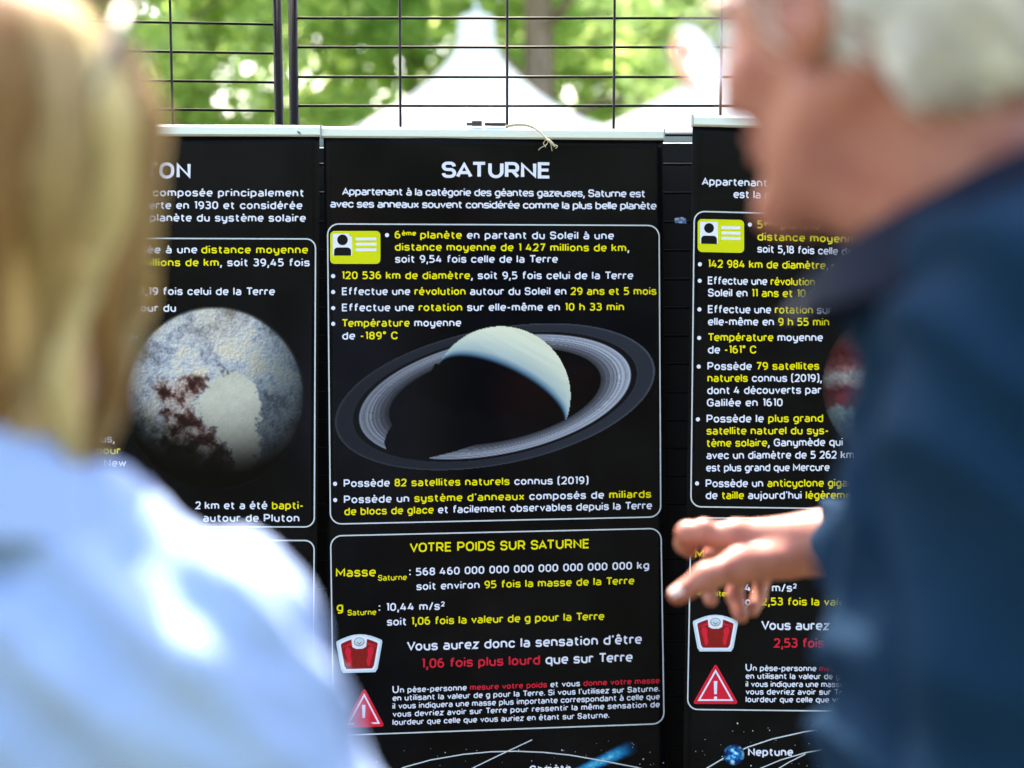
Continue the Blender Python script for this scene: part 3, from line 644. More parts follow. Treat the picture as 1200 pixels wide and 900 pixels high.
J.put('bullet_text', Print().dot(816.8, 566.5, 2.4).line([('Possède un ', 'w'), ('anticyclone gigantesque', 'y')], 827, 1041, 571.1, 570.2, 9.3).line([('de ', 'w'), ('taille', 'y'), (" aujourd'hui ", 'w'), ('légèrement', 'y')], 827, 1010, 585, 584.6, 9.3))
J.put('frame_line', Print().rrect([(813.6, 247.6), (1206, 258), (1204, 599), (809.6, 593.8)], 12, 1.5), [M['line']])
J.put('frame_line', Print().rrect([(809.8, 606.8), (1204, 609), (1203, 836), (805.7, 831.3)], 12, 1.5), [M['line']])
id_card(J, 817.6, 256.6, 872, 295.2, 1.2)
J.art('banded_planet_picture', 962, 380, 1155, 548, 1.4, jupiter_fn)
J.put('mass_text', Print().line([('Masse', 'y')], 814.4, 861, 654, 654.4, 10.6))
J.put('gravity_text', Print().line([('g', 'y')], 815, 822.8, 694.4, 694.4, 10.6).line([('Jupiter', 'y')], 826, 853.8, 698.8, 699, 6.8, .27).line(':', 856.4, 858.4, 694, 694, 9.5)
      .line([('24,79 m/s', 'w'), ('2', 'w', .6, .68)], 865, 933.8, 693.2, 693.6, 9.4).line('soit', 866, 888.5, 709.4, 709.6, 9.4).line([('2,53 fois la valeur', 'y')], 892.5, 1003, 709.5, 710, 9.4))
J.put('sensation_text', Print().line('Vous aurez', 892, 972, 738.2, 738.6, 11.2).line([('2,53 fois', 'r')], 907, 965.5, 759, 759.2, 11.2))
small(J, 873.8, 1172, [(786.4, 787.5), (795.6, 796.9), (805, 806), (814, 815), (823, 824)], 1120)
scale_icon(J, 838.4, 741.9, 53, 43)
warn_icon(J, (838.6, 779), (813, 824), (864, 824))
stars(J, 810, 1205, 846, 960, 190, 6)
J.put('orbit_line', Print().path([(815, 912), (828.7, 900), (848, 888.5), (876.7, 875.4), (905, 866), (944, 857.3), (990, 851), (1050, 848)], 1.4)
      .path([(880, 906), (891, 900.5), (915, 890.5), (944, 882), (1000, 872)], 1.2).path([(905, 905), (925, 893), (944, 883.5)], 1.2), [M['line']])
J.art('blue_planet_picture', 846.5, 871, 873.5, 898, .5, neptune_fn, .0005)
J.put('caption_text', Print().line('Neptune', 876.6, 929.3, 886, 886, 9.6, .33))

# --- banners hung on the far side of the grid (only rails and dark backs show in the gaps)
def rear(label, x0, x1, ytop, Y0):
    r = empty('exhibition_banner', ((x0+x1)/2/1., Y0, 0)); a = P(x0, ytop, Y0); b = P(x1, ytop, Y0); r.location = ((a[0]+b[0])/2, Y0, 0); tag(r, label, 'banner', 'banners hung back to back on the far side of the grid')
    mb = MB(); mb.box(((a[0]+b[0])/2, Y0, (a[2]-.012+.1)/2), ((b[0]-a[0])/2, .0006, (a[2]-.012-.1)/2)); part('print_sheet', mb.build('print_sheet', M['rear'], False), r)
    mb = MB(); mb.box(((a[0]+b[0])/2, Y0, a[2]-.001), ((b[0]-a[0])/2+.002, .009, .0085)); part('top_rail', mb.build('top_rail', M['alu_grey'], False), r)
    mb = MB(); mb.box(((a[0]+b[0])/2, Y0+.01, .065), ((b[0]-a[0])/2, .045, .035)); part('base_cassette', mb.build('base_cassette', M['alu'], False), r)
rear('dark back of a banner in the wide gap right of the Saturn banner', 640, 1020, 160.5, 2.64)
rear('dark back of a banner in the narrow gap between Pluton and Saturn', 215, 600, 166, 2.66)

# ------------------------------------------------------------------ wire grid panels
def grid(label, pA, pB, YA, YB, ztop, lean, y0s):
    """panel from px pA to pB (at py 20) with a tube frame, 5 columns of wires"""
    a = P(pA, 20, YA); b = P(pB, 20, YB); a[2] = b[2] = 0; root = empty('wire_grid_panel', tuple((a+b)/2)); tag(root, label, 'grid panel', 'black wire grid panels carrying the banners')
    d = b-a; L = np.linalg.norm(d); d /= L; o = (a+b)/2
    def add(name, pts, r, n=8):
        mb = MB(); mb.tube(pts, r, n); return part(name, mb.build(name, M['wire']), root)
    for q in (a, b):
        e = np.array([0, 0, ztop]); add('frame_tube', [q+[0, 0, .01], q+e+np.array([lean, 0, 0])], .0085, 12)
    add('frame_tube', [a+[lean, 0, ztop], b+[lean, 0, ztop]], .0085, 12)
    add('frame_tube', [a+[0, 0, .05], b+[0, 0, .05]], .0085, 12)
    for k in range(1, 5):
        q = a+d*L*k/5; add('vertical_wire', [q+[0, -.0052, .05], q+[lean, -.0052, ztop]], .0024)
    proto = None; zt = P(600, y0s, (YA+YB)/2)[2]; kk = -3
    while True:
        z = zt-kk*.0512; kk += 1
        if z > ztop-.02: continue
        if z < .1: break
        if proto is None:
            proto = add('horizontal_wire', [a-[0, 0, 0]+[0, 0, z], b+[0, 0, z]], .0023); z0 = z; l0 = proto.location.copy()
        else:
            c = proto.copy(); COL.objects.link(c); c.location = l0+Vector((0, 0, z-z0+random.uniform(-.0006, .0006)))
    return root, a, b
grid('black wire grid panel right of the paired posts, behind the Saturn banner', 341.5, 969, 2.565, 2.565, 2.13, .003, 21)
grid('black wire grid panel left of the paired posts, behind the Pluton banner', -318, 327.5, 2.50, 2.61, 2.13, -.004, 23)
grid('black wire grid panel far right behind the white haired man', 980, 1607, 2.565, 2.52, 2.13, .0, 21)

# clip, twine, fly, sticker on the banner tops
def at(px, py, Y): return P(px, py, Y)
r = empty('toggle_clip', tuple(at(573, 150, 2.5))); tag(r, 'small black clip and peg lying on top of the Saturn rail', 'clip')
mb = MB(); a, b = at(568, 145.2, 2.497), at(592.5, 145.8, 2.5); mb.tube([a, a+(b-a)*.05, b-(b-a)*.05, b], [.0022, .0034, .0034, .0024], 10); part('peg', mb.build('peg', M['plastic']), r)
mb = MB(); mb.box(at(559, 145, 2.497), (.0085, .005, .0042)); mb.box(at(551, 145.6, 2.497), (.006, .004, .0022)); part('buckle', mb.build('buckle', M['plastic'], False), r)
def spl(pts, Y, n=8):
    q = np.array([at(x, y, Y+dy) for x, y, dy in pts]); out = []
    for i in range(len(q)-1):
        p0, p1, p2, p3 = q[max(i-1, 0)], q[i], q[i+1], q[min(i+2, len(q)-1)]
        for k in range(n):
            t = k/n; out.append(.5*((2*p1)+(-p0+p2)*t+(2*p0-5*p1+4*p2-p3)*t*t+(-p0+3*p1-3*p2+p3)*t**3))
    out.append(q[-1]); return np.array(out)
r = empty('raffia_tie', tuple(at(620, 150, 2.485))); tag(r, 'frayed straw coloured twine knotted over the Saturn rail', 'twine')
mb = MB(); mb.tube(spl([(593, 147.5, 0), (605, 145.5, 0), (618, 146.5, 0), (628, 151, -.006), (637, 159, -.012), (646, 168, -.012), (651, 171, -.012)], 2.495), .0013, 7)
mb.tube(spl([(594, 148.8, 0), (607, 147, 0), (619, 148, 0), (629, 152.5, -.007), (638, 160, -.013), (647, 169, -.013)], 2.495), .0011, 7); part('strand', mb.build('strand', M['twine']), r)
for pts in ([(643, 165, -.013), (640, 170, -.014), (634, 173, -.014), (631, 176, -.014)], [(645, 167, -.013), (646, 172, -.014), (647, 177, -.015)], [(646, 168, -.013), (653, 171, -.014), (651, 174, -.015)], [(641, 162, -.013), (637, 168, -.014), (640, 173, -.015)]):
    mb = MB(); mb.tube(spl(pts, 2.495), .0006, 5); part('frayed_end', mb.build('frayed_end', M['twine']), r)
mb = MB(); mb.tube(spl([(640, 163, -.014), (645, 166, -.016), (650, 172, -.014)], 2.495), [.0016]*4+[.0024]*9+[.0012]*4, 8); part('knot', mb.build('knot', M['twine']), r)
r = empty('fly', tuple(at(350.5, 155, 2.455))); tag(r, 'tiny dark fly sitting on the white Pluton rail', 'insect')
mb = MB(); c = at(350.5, 155.3, 2.4575); mb.tube([c+[-.0028, 0, .0022], c+[-.0015, -.001, .001], c+[.001, -.001, -.001], c+[.0028, 0, -.0026]], [.0006, .0013, .0016, .0005], 8); part('body', mb.build('body', M['plastic']), r)
for sg in (-1, 1):
    mb = MB(); mb.add([c+[0, -.002, 0], c+[.003+sg*.001, -.002, -.001*sg-.003], c+[.0008*sg+.001, -.0022, -.0042], c+[0, -.0014, 0], c+[.003+sg*.001, -.0016, -.001*sg-.003], c+[.0008*sg+.001, -.0018, -.0042]], [[0, 1, 4, 3], [1, 2, 5, 4], [2, 0, 3, 5]], [[0, 2, 1], [3, 4, 5]]); part('wing', mb.build('wing', M['alu_grey'], False), r)
M['sticker'] = mat('blue_photo_sticker', (.10, .20, .42), .3, .4, noise=(160, (.55, .62, .70), .5, .6))
c = at(797.5, 258.3, 2.55); mb = MB(); dx, dz = 7/FPX*2.55, 4/FPX*2.55
mb.add([c+[-dx, 0, dz*.6], c+[-dx*.9, 0, -dz*.7], c+[dx, 0, -dz*.9], c+[dx*.9, 0, dz*.5], c+[dx*.2, 0, dz], c+[-dx, .001, dz*.6], c+[-dx*.9, .001, -dz*.7], c+[dx, .001, -dz*.9], c+[dx*.9, .001, dz*.5], c+[dx*.2, .001, dz]],
       [[q, (q+1) % 5, 5+(q+1) % 5, 5+q] for q in range(5)], [[0, 1, 2], [0, 2, 3], [0, 3, 4], [5, 7, 6], [5, 8, 7], [5, 9, 8]])
o = link('torn_sticker', mb.build('torn_sticker', M['sticker'], False)); tag(o, 'small torn blue and white sticker in the gap right of Saturn', 'sticker')

# ------------------------------------------------------------------ ground
n = 60; xs = np.linspace(-1, 1, n); gx, gy = np.meshgrid(np.sign(xs)*np.abs(xs)**2*250, np.sign(xs)*np.abs(xs)**2*250+10)
gz = .05*np.sin(gx*.13)*np.cos(gy*.11)*np.clip((np.hypot(gx, gy-1)-8)/20, 0, 1)
i = np.arange(n-1)[:, None]*n; j = np.arange(n-1)[None]; a = (i+j).ravel()
o = link('ground', mesh_np('ground', np.stack([gx.ravel(), gy.ravel(), gz.ravel()], 1), np.stack([a, a+1, a+n+1, a+n], 1), [M['ground']])); o['kind'] = 'structure'

# ------------------------------------------------------------------ tents
def tent(label, px, Y, dz, half, rot=.0):
    eave_z = 2.28+dz; pk = P(px, 20, Y); pk[2] = 3.88+dz; root = empty('pagoda_tent', (pk[0], Y, 0)); tag(root, label, 'tent', 'white pagoda tents behind the grid')
    mb = MB(); prof = [(a/2.45, (b-2.28)/1.60) for a, b in [(0, 3.88), (.09, 3.875), (.165, 3.84), (.18, 3.62), (.205, 3.53), (.28, 3.42), (.40, 3.29), (.56, 3.15), (.74, 3.02), (1.13, 2.79), (1.6, 2.56), (2.05, 2.40), (2.45, 2.28)]]
    V = []; n = 48; hz = pk[2]-eave_z
    for (r_, h_) in prof:
        for k in range(n):
            th = 2*math.pi*k/n+rot; c, s_ = math.cos(th-rot), math.sin(th-rot); e = r_**1.2*.85
            q = (1/max(abs(c), abs(s_)))*e+(1-e); sagg = 1
            V.append((pk[0]+math.cos(th)*r_*half*q, Y+math.sin(th)*r_*half*q, eave_z+hz*h_*sagg+.02*math.cos(8*(th-rot))*r_))
    V = np.array(V); m = len(prof); i = np.arange(m-1)[:, None]*n; j = np.arange(n)[None]; j2 = (j+1) % n
    mb.add(V, np.stack([i+j, i+n+j, i+n+j2, i+j2], -1).reshape(-1, 4)); part('canopy', mb.build('canopy', M['tent']), root)
    for k in range(4):
        th0, th1 = math.pi/4+k*math.pi/2+rot, math.pi/4+(k+1)*math.pi/2+rot; R_ = half*1.385
        p0 = np.array([pk[0]+math.cos(th0)*R_, Y+math.sin(th0)*R_, eave_z]); p1 = np.array([pk[0]+math.cos(th1)*R_, Y+math.sin(th1)*R_, eave_z])
        v = MB(); W_ = []
        for t in np.linspace(0, 1, 17):
            q = p0+(p1-p0)*t; W_ += [q+[0, 0, .0], q+[0, 0, -.26-.05*abs(math.sin(t*math.pi*4))]]
        v.add(W_, [[2*q, 2*q+1, 2*q+3, 2*q+2] for q in range(16)]); part('valance', v.build('valance', M['tent']), root)
        l = MB(); l.tube([[p0[0], p0[1], 0], [p0[0], p0[1], eave_z]], .03, 10); part('leg', l.build('leg', M['alu']), root)
    l = MB(); l.tube([[pk[0], Y, pk[2]-.5], [pk[0], Y, pk[2]+.05], [pk[0], Y, pk[2]+.12]], [.03, .03, .01], 10); part('mast_tip', l.build('mast_tip', M['alu']), root)
tent('white pagoda tent with its peak just above the Saturn banner', 558, 14, 0, 2.45, .12)
tent('white pagoda tent half hidden behind the white haired man', 893, 13.2, .04, 2.6, .35)
tent('white pagoda tent on the far left behind the blonde woman', -260, 17, .05, 2.5, .2)

# ------------------------------------------------------------------ trees
def leaf_cloud(n, shape, seed, size, pal):
    """small leaf faces gathered in clumps; shape(rng)-> clump centre and radius"""
    r = np.random.default_rng(seed); V = []; C = []
    nc = 150; cen = [shape(r) for _ in range(nc)]; cc = np.array([c[0] for c in cen]); cr = np.array([c[1] for c in cen])
    tint = r.random(nc)
    k = r.integers(0, nc, n); dirs = r.normal(size=(n, 3)); dirs /= np.linalg.norm(dirs, axis=1)[:, None]
    rad = r.random(n)**.45
    p = cc[k]+dirs*(cr[k]*rad)[:, None]*np.array([1, 1, .62])
    u = r.normal(size=(n, 3)); u /= np.linalg.norm(u, axis=1)[:, None]; v = np.cross(u, r.normal(size=(n, 3))); v /= np.linalg.norm(v, axis=1)[:, None]
    s = size*(.6+.8*r.random(n))[:, None]
    V = np.stack([p-u*s, p+v*s*.45, p+u*s, p-v*s*.45], 1).reshape(-1, 3)
    t = np.clip(tint[k]*.75+r.random(n)*.35, 0, 1)[:, None]
    c = pal[0]*(1-t)+pal[1]*t
    return V, np.arange(4*n).reshape(-1, 4), np.repeat(c, 4, 0)
def conifer(r):
    h = r.random()**1.15; z = 1.6+h*11.5; Rr = (1-h)**.75*3.2+.25; th = r.random()*2*math.pi; q = r.random()**.5
    return np.array([math.cos(th)*Rr*q, math.sin(th)*Rr*q, z-.35*q*Rr*.4]), .45+.45*r.random()
def broad(r):
    d = r.normal(size=3); d /= np.linalg.norm(d); q = r.random()**.4
    return np.array([d[0]*3.3*q, d[1]*3.3*q, 6.4+d[2]*4.0*q]), .45+.5*r.random()
PALS = [(np.array([.09, .16, .06]), np.array([.25, .35, .15])), (np.array([.13, .20, .07]), np.array([.32, .39, .17]))]
KIND = []
for kd, (fn, pal, seed) in enumerate(((conifer, PALS[0], 3), (broad, PALS[1], 4), (broad, PALS[0], 9), (conifer, PALS[1], 12))):
    V, Q, C = leaf_cloud(11500, fn, seed, .125, pal)
    cm = mesh_np('crown', V, Q, [M['leaf']], None, False, C)
    mb = MB(); rr = np.random.default_rng(seed); hgt = 12 if fn is conifer else 7.5
    zz = np.linspace(0, hgt, 10); wob = np.cumsum(rr.normal(size=(10, 2))*.05, 0); wob[0] = 0
    trunk = np.stack([wob[:, 0], wob[:, 1], zz], 1); mb.tube(trunk, np.interp(zz, [0, .4, hgt], [.34, .24, .06]), 14)
    for b_ in range(16 if fn is conifer else 11):
        z0 = rr.uniform(2.2, hgt*.9); th = rr.random()*6.28; L = (1.2+rr.random()*1.2)*(1.1-z0/hgt*.6)*(1 if fn is conifer else 1.5)
        p0 = np.array([np.interp(z0, zz, trunk[:, 0]), np.interp(z0, zz, trunk[:, 1]), z0]); dr = np.array([math.cos(th), math.sin(th), 0])
        mb.tube([p0, p0+dr*L*.5+[0, 0, .1+L*.2], p0+dr*L+[0, 0, (.1 if fn is conifer else .5)*L+.1]], [.07, .045, .015], 6, caps=False)
    KIND.append((cm, mb.build('trunk', M['bark'])))
TL = [ # px, Y, kind, scale, label
 (622, 17.5, 3, 1.0, 'tall conifer whose brown trunk rises right of the tent peak'),
 (250, 19, 0, .95, 'dark green conifer left of the paired grid posts'),
 (390, 24, 1, 1.1, 'yellow green leafy tree right of the paired grid posts'),
 (480, 21, 2, .9, 'leafy tree just left of the white tent peak'),
 (770, 22, 0, 1.05, 'dark conifer above the dip between the two tents'),
 (700, 28, 1, 1.2, 'pale leafy tree far behind the dip between the tents'),
 (860, 26, 2, 1.1, 'leafy tree behind the face of the white haired man'),
 (130, 16.5, 1, .85, 'bright leafy tree beside the blonde hair'),
 (20, 24, 3, 1.05, 'conifer behind the blonde woman\'s head'),
 (1000, 21, 3, 1.0, 'conifer hidden behind the man\'s white hair'),
 (1180, 25, 1, 1.1, 'leafy tree at the right edge behind the man'),
 (-200, 20, 2, 1.0, 'leafy tree outside the left edge of the photo'),
 (-420, 26, 0, 1.1, 'conifer well outside the left edge of the photo'),
 (1420, 23, 0, 1.1, 'conifer outside the right edge of the photo'),
 (-1500, 12, 1, 1.2, 'tree beyond the left side of the camp')]
BACK = [(-20, -14, 1, 1.2), (-10, -20, 2, 1.2), (-1, -22, 0, 1.2), (8, -21, 1, 1.2), (18, -15, 2, 1.2), (-24, 0, 0, 1.2), (24, 1, 3, 1.2), (4, -29, 3, 1.5), (-14, -28, 3, 1.5), (16, -27, 0, 1.5)]  # wood out of view, added so the banner vinyl reflects dark trees
for (x, y, kd, sc), nth in zip(BACK, ('behind the visitors on the far left', 'behind the visitors on the left', 'straight behind the visitors', 'behind the visitors on the right', 'behind the visitors on the far right', 'beside the visitors on the left', 'beside the visitors on the right', 'in the second row behind the visitors', 'in the second row on the left', 'in the second row on the right')):
    TL.append((x, y, kd, sc, 'unseen tree added for reflections '+nth+', outside the photo'))
for px, Y, kd, sc, lab in TL:
    p = np.array([px, Y, 0]) if Y < 5 else P(px, 150, Y); root = empty('tree', (p[0], Y, 0)); tag(root, lab, 'tree', 'trees behind the grid and the tents')
    root.scale = (sc, sc, sc*random.uniform(.92, 1.08)); root.rotation_euler[2] = random.uniform(0, 6.28)
    for nm, me in (('crown', KIND[kd][0]), ('trunk', KIND[kd][1])): link(nm, me, root)

# ------------------------------------------------------------------ people: signed distance modelling
class SDF:
    def __init__(s, lo, hi, h, fine=()):
        ax = []
        for k in range(3):
            c = [lo[k]]
            while c[-1] < hi[k]:
                x = c[-1]; f = any(a[k] <= x <= b[k] for a, b, _ in fine); st = min([hh for a, b, hh in fine if a[k] <= x <= b[k]]+[h]) if f else h
                c.append(x+st)
            ax.append(np.array(c, np.float32))
        s.ax = ax; s.h = h; s.F = np.full([len(a) for a in ax], 9., np.float32)
    def sl(s, lo, hi, pad):
        out = []
        for k in range(3):
            i0 = max(0, int(np.searchsorted(s.ax[k], lo[k]-pad))-1); i1 = min(len(s.ax[k]), int(np.searchsorted(s.ax[k], hi[k]+pad))+2); out.append(slice(i0, i1))
        return tuple(out)
    def comb(s, sl, d, k, sub=False):
        a = s.F[sl]
        if sub:
            d = -d
            if k > 0: hh = np.clip(.5-.5*(d-a)/(-k)*-1, 0, 1); m = np.maximum(a, d); q = np.maximum(k-np.abs(a-d), 0)/k; s.F[sl] = m+q*q*k*.25
            else: s.F[sl] = np.maximum(a, d)
            return
        m = np.minimum(a, d)
        if k > 0: q = np.maximum(k-np.abs(a-d), 0)/k; m = m-q*q*k*.25
        s.F[sl] = m
    def grid(s, sl): return s.ax[0][sl[0]][:, None, None], s.ax[1][sl[1]][None, :, None], s.ax[2][sl[2]][None, None, :]
    def cone(s, a, b, ra, rb, k=.012, flat=None, sub=False):
        a = np.array(a, float); b = np.array(b, float); R_ = max(ra, rb); lo = np.minimum(a, b)-R_*1.7; hi = np.maximum(a, b)+R_*1.7
        sl = s.sl(lo, hi, k+3*s.h); X, Y, Z = s.grid(sl)
        ab = b-a; L2 = float(ab@ab)+1e-12
        t = np.clip(((X-a[0])*ab[0]+(Y-a[1])*ab[1]+(Z-a[2])*ab[2])/L2, 0, 1)
        qx, qy, qz = X-(a[0]+t*ab[0]), Y-(a[1]+t*ab[1]), Z-(a[2]+t*ab[2])
        if flat is not None:      # flat=(unit vector, factor>1 thins along it)
            n, f = np.array(flat[0], float), flat[1]; n /= np.linalg.norm(n); c = (qx*n[0]+qy*n[1]+qz*n[2])*(f-1)
            qx, qy, qz = qx+c*n[0], qy+c*n[1], qz+c*n[2]
        d = np.sqrt(qx*qx+qy*qy+qz*qz)-(ra+(rb-ra)*t)
        if flat is not None: d = d/ (1+(flat[1]-1)*.5)
        s.comb(sl, d.astype(np.float32), k, sub)
    def ell(s, c, r, M3=None, k=.012, sub=False):
        c = np.array(c, float); r = np.array(r, float); R_ = r.max(); sl = s.sl(c-R_, c+R_, k+3*s.h); X, Y, Z = s.grid(sl)
        X, Y, Z = X-c[0], Y-c[1], Z-c[2]
        if M3 is not None: X, Y, Z = (M3[0][j]*X+M3[1][j]*Y+M3[2][j]*Z for j in range(3))
        q0 = np.sqrt((X/r[0])**2+(Y/r[1])**2+(Z/r[2])**2); q1 = np.sqrt((X/r[0]**2)**2+(Y/r[1]**2)**2+(Z/r[2]**2)**2)+1e-6
        s.comb(sl, (q0*(q0-1)/q1).astype(np.float32), k, sub)
    def mesh(s):
        F = s.F; I = F < 0; nx, ny, nz = F.shape; ax = s.ax
        c = np.zeros((nx-1, ny-1, nz-1), np.int8)
        for i in (0, 1):
            for j in (0, 1):
                for k in (0, 1): c += I[i:nx-1+i, j:ny-1+j, k:nz-1+k]
        idx = np.argwhere((c > 0) & (c < 8)); n = len(idx); ID = np.full((nx-1, ny-1, nz-1), -1, np.int32); ID[tuple(idx.T)] = np.arange(n)
        acc = np.zeros((n, 3)); cnt = np.zeros(n); corners = [(i, j, k) for i in (0, 1) for j in (0, 1) for k in (0, 1)]
        for a in corners:
            for d in range(3):
                if a[d]: continue
                b = list(a); b[d] = 1; ia = idx+a; ib = idx+b
                fa = F[tuple(ia.T)]; fb = F[tuple(ib.T)]; m = (fa < 0) != (fb < 0); t = np.where(m, fa/np.where(m, fa-fb, 1), 0)
                for q in range(3):
                    pa = ax[q][ia[:, q]]; pb = ax[q][ib[:, q]]; acc[:, q] += np.where(m, pa+(pb-pa)*t, 0)
                cnt += m
        V = acc/cnt[:, None]; Qs = []
        for d in range(3):
            e1, e2 = [(1, 2), (2, 0), (0, 1)][d]; sh = [slice(1, -1)]*3; sh[d] = slice(0, -1); sh2 = list(sh); sh2[d] = slice(1, None)
            A_, B_ = I[tuple(sh)], I[tuple(sh2)]
            e = np.argwhere(A_ != B_); 
            if not len(e): continue
            inside = A_[tuple(e.T)]; off = np.ones(3, int); off[d] = 0; e = e+off
            def cell(o1, o2): q = e.copy(); q[:, e1] -= o1; q[:, e2] -= o2; return ID[tuple(q.T)]
            q = np.stack([cell(1, 1), cell(0, 1), cell(0, 0), cell(1, 0)], 1); q[~inside] = q[~inside][:, ::-1]; Qs.append(q)
        Q = np.vstack(Qs); Q = Q[(Q >= 0).all(1)]
        return V, Q
def normals(V, Q):
    n = np.cross(V[Q[:, 2]]-V[Q[:, 0]], V[Q[:, 3]]-V[Q[:, 1]]); N = np.zeros_like(V)
    for k in range(4): np.add.at(N, Q[:, k], n)
    return N/(np.linalg.norm(N, axis=1)[:, None]+1e-12)
def rotz(a): c, s_ = math.cos(a), math.sin(a); return np.array([[c, -s_, 0], [s_, c, 0], [0, 0, 1.]])
def frame(yaw, pitch=0, roll=0):
    """columns: person's right, forward, up; yaw 0 faces +Y, positive turns left; pitch>0 looks down"""
    cp, sp = math.cos(-pitch), math.sin(-pitch); Rx = np.array([[1, 0, 0], [0, cp, -sp], [0, sp, cp]])
    cr, sr = math.cos(roll), math.sin(roll); Ry = np.array([[cr, 0, sr], [0, 1, 0], [-sr, 0, cr]])
    return rotz(yaw)@Rx@Ry
def head(S, c, Fm, sc=1., male=True):
    T = lambda *p: c+Fm@(np.array(p)*sc); E = lambda p, r, k=.012, sub=False, M3=None: S.ell(T(*p), np.array(r)*sc, Fm if M3 is None else M3, k, sub)
    C = lambda a, b, ra, rb, k=.01, sub=False: S.cone(T(*a), T(*b), ra*sc, rb*sc, k, sub=sub)
    E((0, -.014, .036), (.076, .098, .084)); E((0, .012, .012), (.070, .080, .080), .02)
    E((0, .032, -.038), (.056, .056, .074), .025)
    jw = 1.0 if male else .95
    for s_ in (-1, 1):
        C((s_*.052*jw, .004, -.050), (s_*.018, .074, -.098), .017, .014, .022); E((s_*.042, .066, -.022), (.020, .018, .018), .02)
        E((s_*.030, .088, .034), (.022, .010, .008), .012)
    C((-.012, .078, -.100), (.012, .078, -.100), .014, .014, .02)
    C((0, .094, .016), (0, .112, -.020), .0075, .0105, .010); E((.010, .101, -.024), (.008, .009, .007), .006); E((-.010, .101, -.024), (.008, .009, .007), .006)
    for s_ in (-1, 1): E((s_*.032, .104, .012), (.017, .015, .012), .008, True)
    E((0, .093, -.050), (.023, .010, .0065), .005); E((0, .092, -.062), (.020, .010, .007), .005); E((0, .106, -.0560), (.024, .006, .0016), .003, True)
    for s_ in (-1, 1):
        a = Fm@rotz(s_*-.30)
        E((s_*.083, -.008, .004), (.009, .021, .034), .004, False, a); E((s_*.092, -.004, .008), (.006, .011, .020), .004, True, a); E((s_*.081, .000, -.026), (.006, .009, .010), .004, False, a)
def hand(S, wrist, d, palm, thumb, L=.19, curl=.35, spread=.10):
    """relaxed hand: d towards fingertips, palm = palm normal, thumb = side vector"""
    d, palm, thumb = (np.array(v, float)/np.linalg.norm(v) for v in (d, palm, thumb)); w_ = np.array(wrist, float)
    kn = []
    for i, o in enumerate((.030, .010, -.011, -.030)):
        k_ = w_+d*(L*.50-abs(o-.01)*.25)+thumb*o; kn.append(k_); S.cone(w_+d*.015+thumb*o*.6, k_, .017, .0125, .014)
    for i, (k_, l) in enumerate(zip(kn, (.072, .080, .074, .058))):
        p = k_; ang = 0; dd = d+thumb*spread*(1.5-i)*.5; dd /= np.linalg.norm(dd)
        for j, f in enumerate((.45, .31, .24)):
            ang += curl*(1+.18*i)*(1 if j else .7); v = dd*math.cos(ang)+palm*math.sin(ang); q = p+v*l*f*L/.19
            S.cone(p, q, (.0098, .0088, .0080)[j]*(1-.05*i), (.0088, .0080, .0068)[j]*(1-.05*i), .004); p = q
    b = w_+d*.03+thumb*.022+palm*.004; p1 = b+d*.032+thumb*.022+palm*.012; p2 = p1+d*.030+thumb*.010+palm*.010; p3 = p2+d*.026+thumb*.002+palm*.006
    S.cone(b, p1, .015, .012, .014); S.cone(p1, p2, .0115, .0100, .005); S.cone(p2, p3, .0100, .0078, .004)
def wob(V, seed, sc, amp):
    r = np.random.default_rng(seed); out = np.zeros(len(V))
    for f, a in ((1, 1.), (1.9, .55), (3.7, .3)):
        k = r.normal(size=3)*sc*f; k2 = r.normal(size=3)*sc*f*.6; out += a*np.sin(V@k+r.random()*6+1.6*np.sin(V@k2+r.random()*6))
    return out*amp
def ridged(V, seed, sc, amp, dirw):
    """cloth folds: sharp-sided ridges running across dirw"""
    out = 0
    for q in range(3):
        r = np.random.default_rng(seed+q); k = (np.array(dirw, float)+r.normal(size=3)*.45)*sc*(1+.55*q)
        ph = V@k+1.8*np.sin(V@(r.normal(size=3)*sc*.35)+r.random()*6); m = .5+.5*np.sin(V@(r.normal(size=3)*sc*.3)+r.random()*6)
        out = out+(1-2*np.abs(np.sin(ph)))*m*(.7**q)
    return out*amp
M['skin_f'] = mat('warm_fair_skin', (.62, .36, .26), .5, .35, noise=(40, (.56, .28, .20), .45, .7), bump=(900, .0002, .3), sss=.12)
M['skin_m'] = mat('ruddy_skin', (.42, .150, .098), .48, .35, noise=(35, (.32, .088, .055), .45, .7), bump=(900, .0003, .3), sss=.12)
M['shirt_f'] = mat('light_blue_cotton', (.33, .45, .73), .85, .1, noise=(260, (.37, .49, .76), .35, .65), bump=(1200, .0003, .4))
M['shirt_m'] = mat('navy_denim_cotton', (.004, .021, .052), .85, .05, noise=(500, (.007, .031, .064), .40, .7, (1, 1, .25)), bump=(1500, .0004, .5))
M['collar_m'] = mat('dark_navy_collar', (.008, .012, .026), .9, .1)
M['jeans'] = mat('dark_jeans', (.03, .045, .09), .9, .1, noise=(300, (.05, .07, .12), .4, .7))
M['beige'] = mat('beige_trousers', (.35, .29, .20), .9, .1, noise=(200, (.30, .24, .17), .4, .7))
M['shoe'] = mat('brown_leather_shoe', (.07, .04, .025), .5)
M['hair_f'] = mat('blonde_hair', (.6, .42, .2), .42, .4, attr=True, transl=.30)
M['hair_m'] = mat('white_hair', (.8, .8, .78), .45, .4, attr=True, transl=.25)
M['eye'] = mat('eyeball', (.75, .75, .74), .1, .6); M['iris'] = mat('iris', (.05, .08, .10), .1, .6)
M['nail'] = mat('finger_nail', (.70, .46, .40), .3, .5)
M['lens'] = mat('dark_lens', (.015, .017, .02), .32, .4)
M['goldwire'] = mat('thin_metal_frame', (.55, .55, .57), .25, .5, 1)
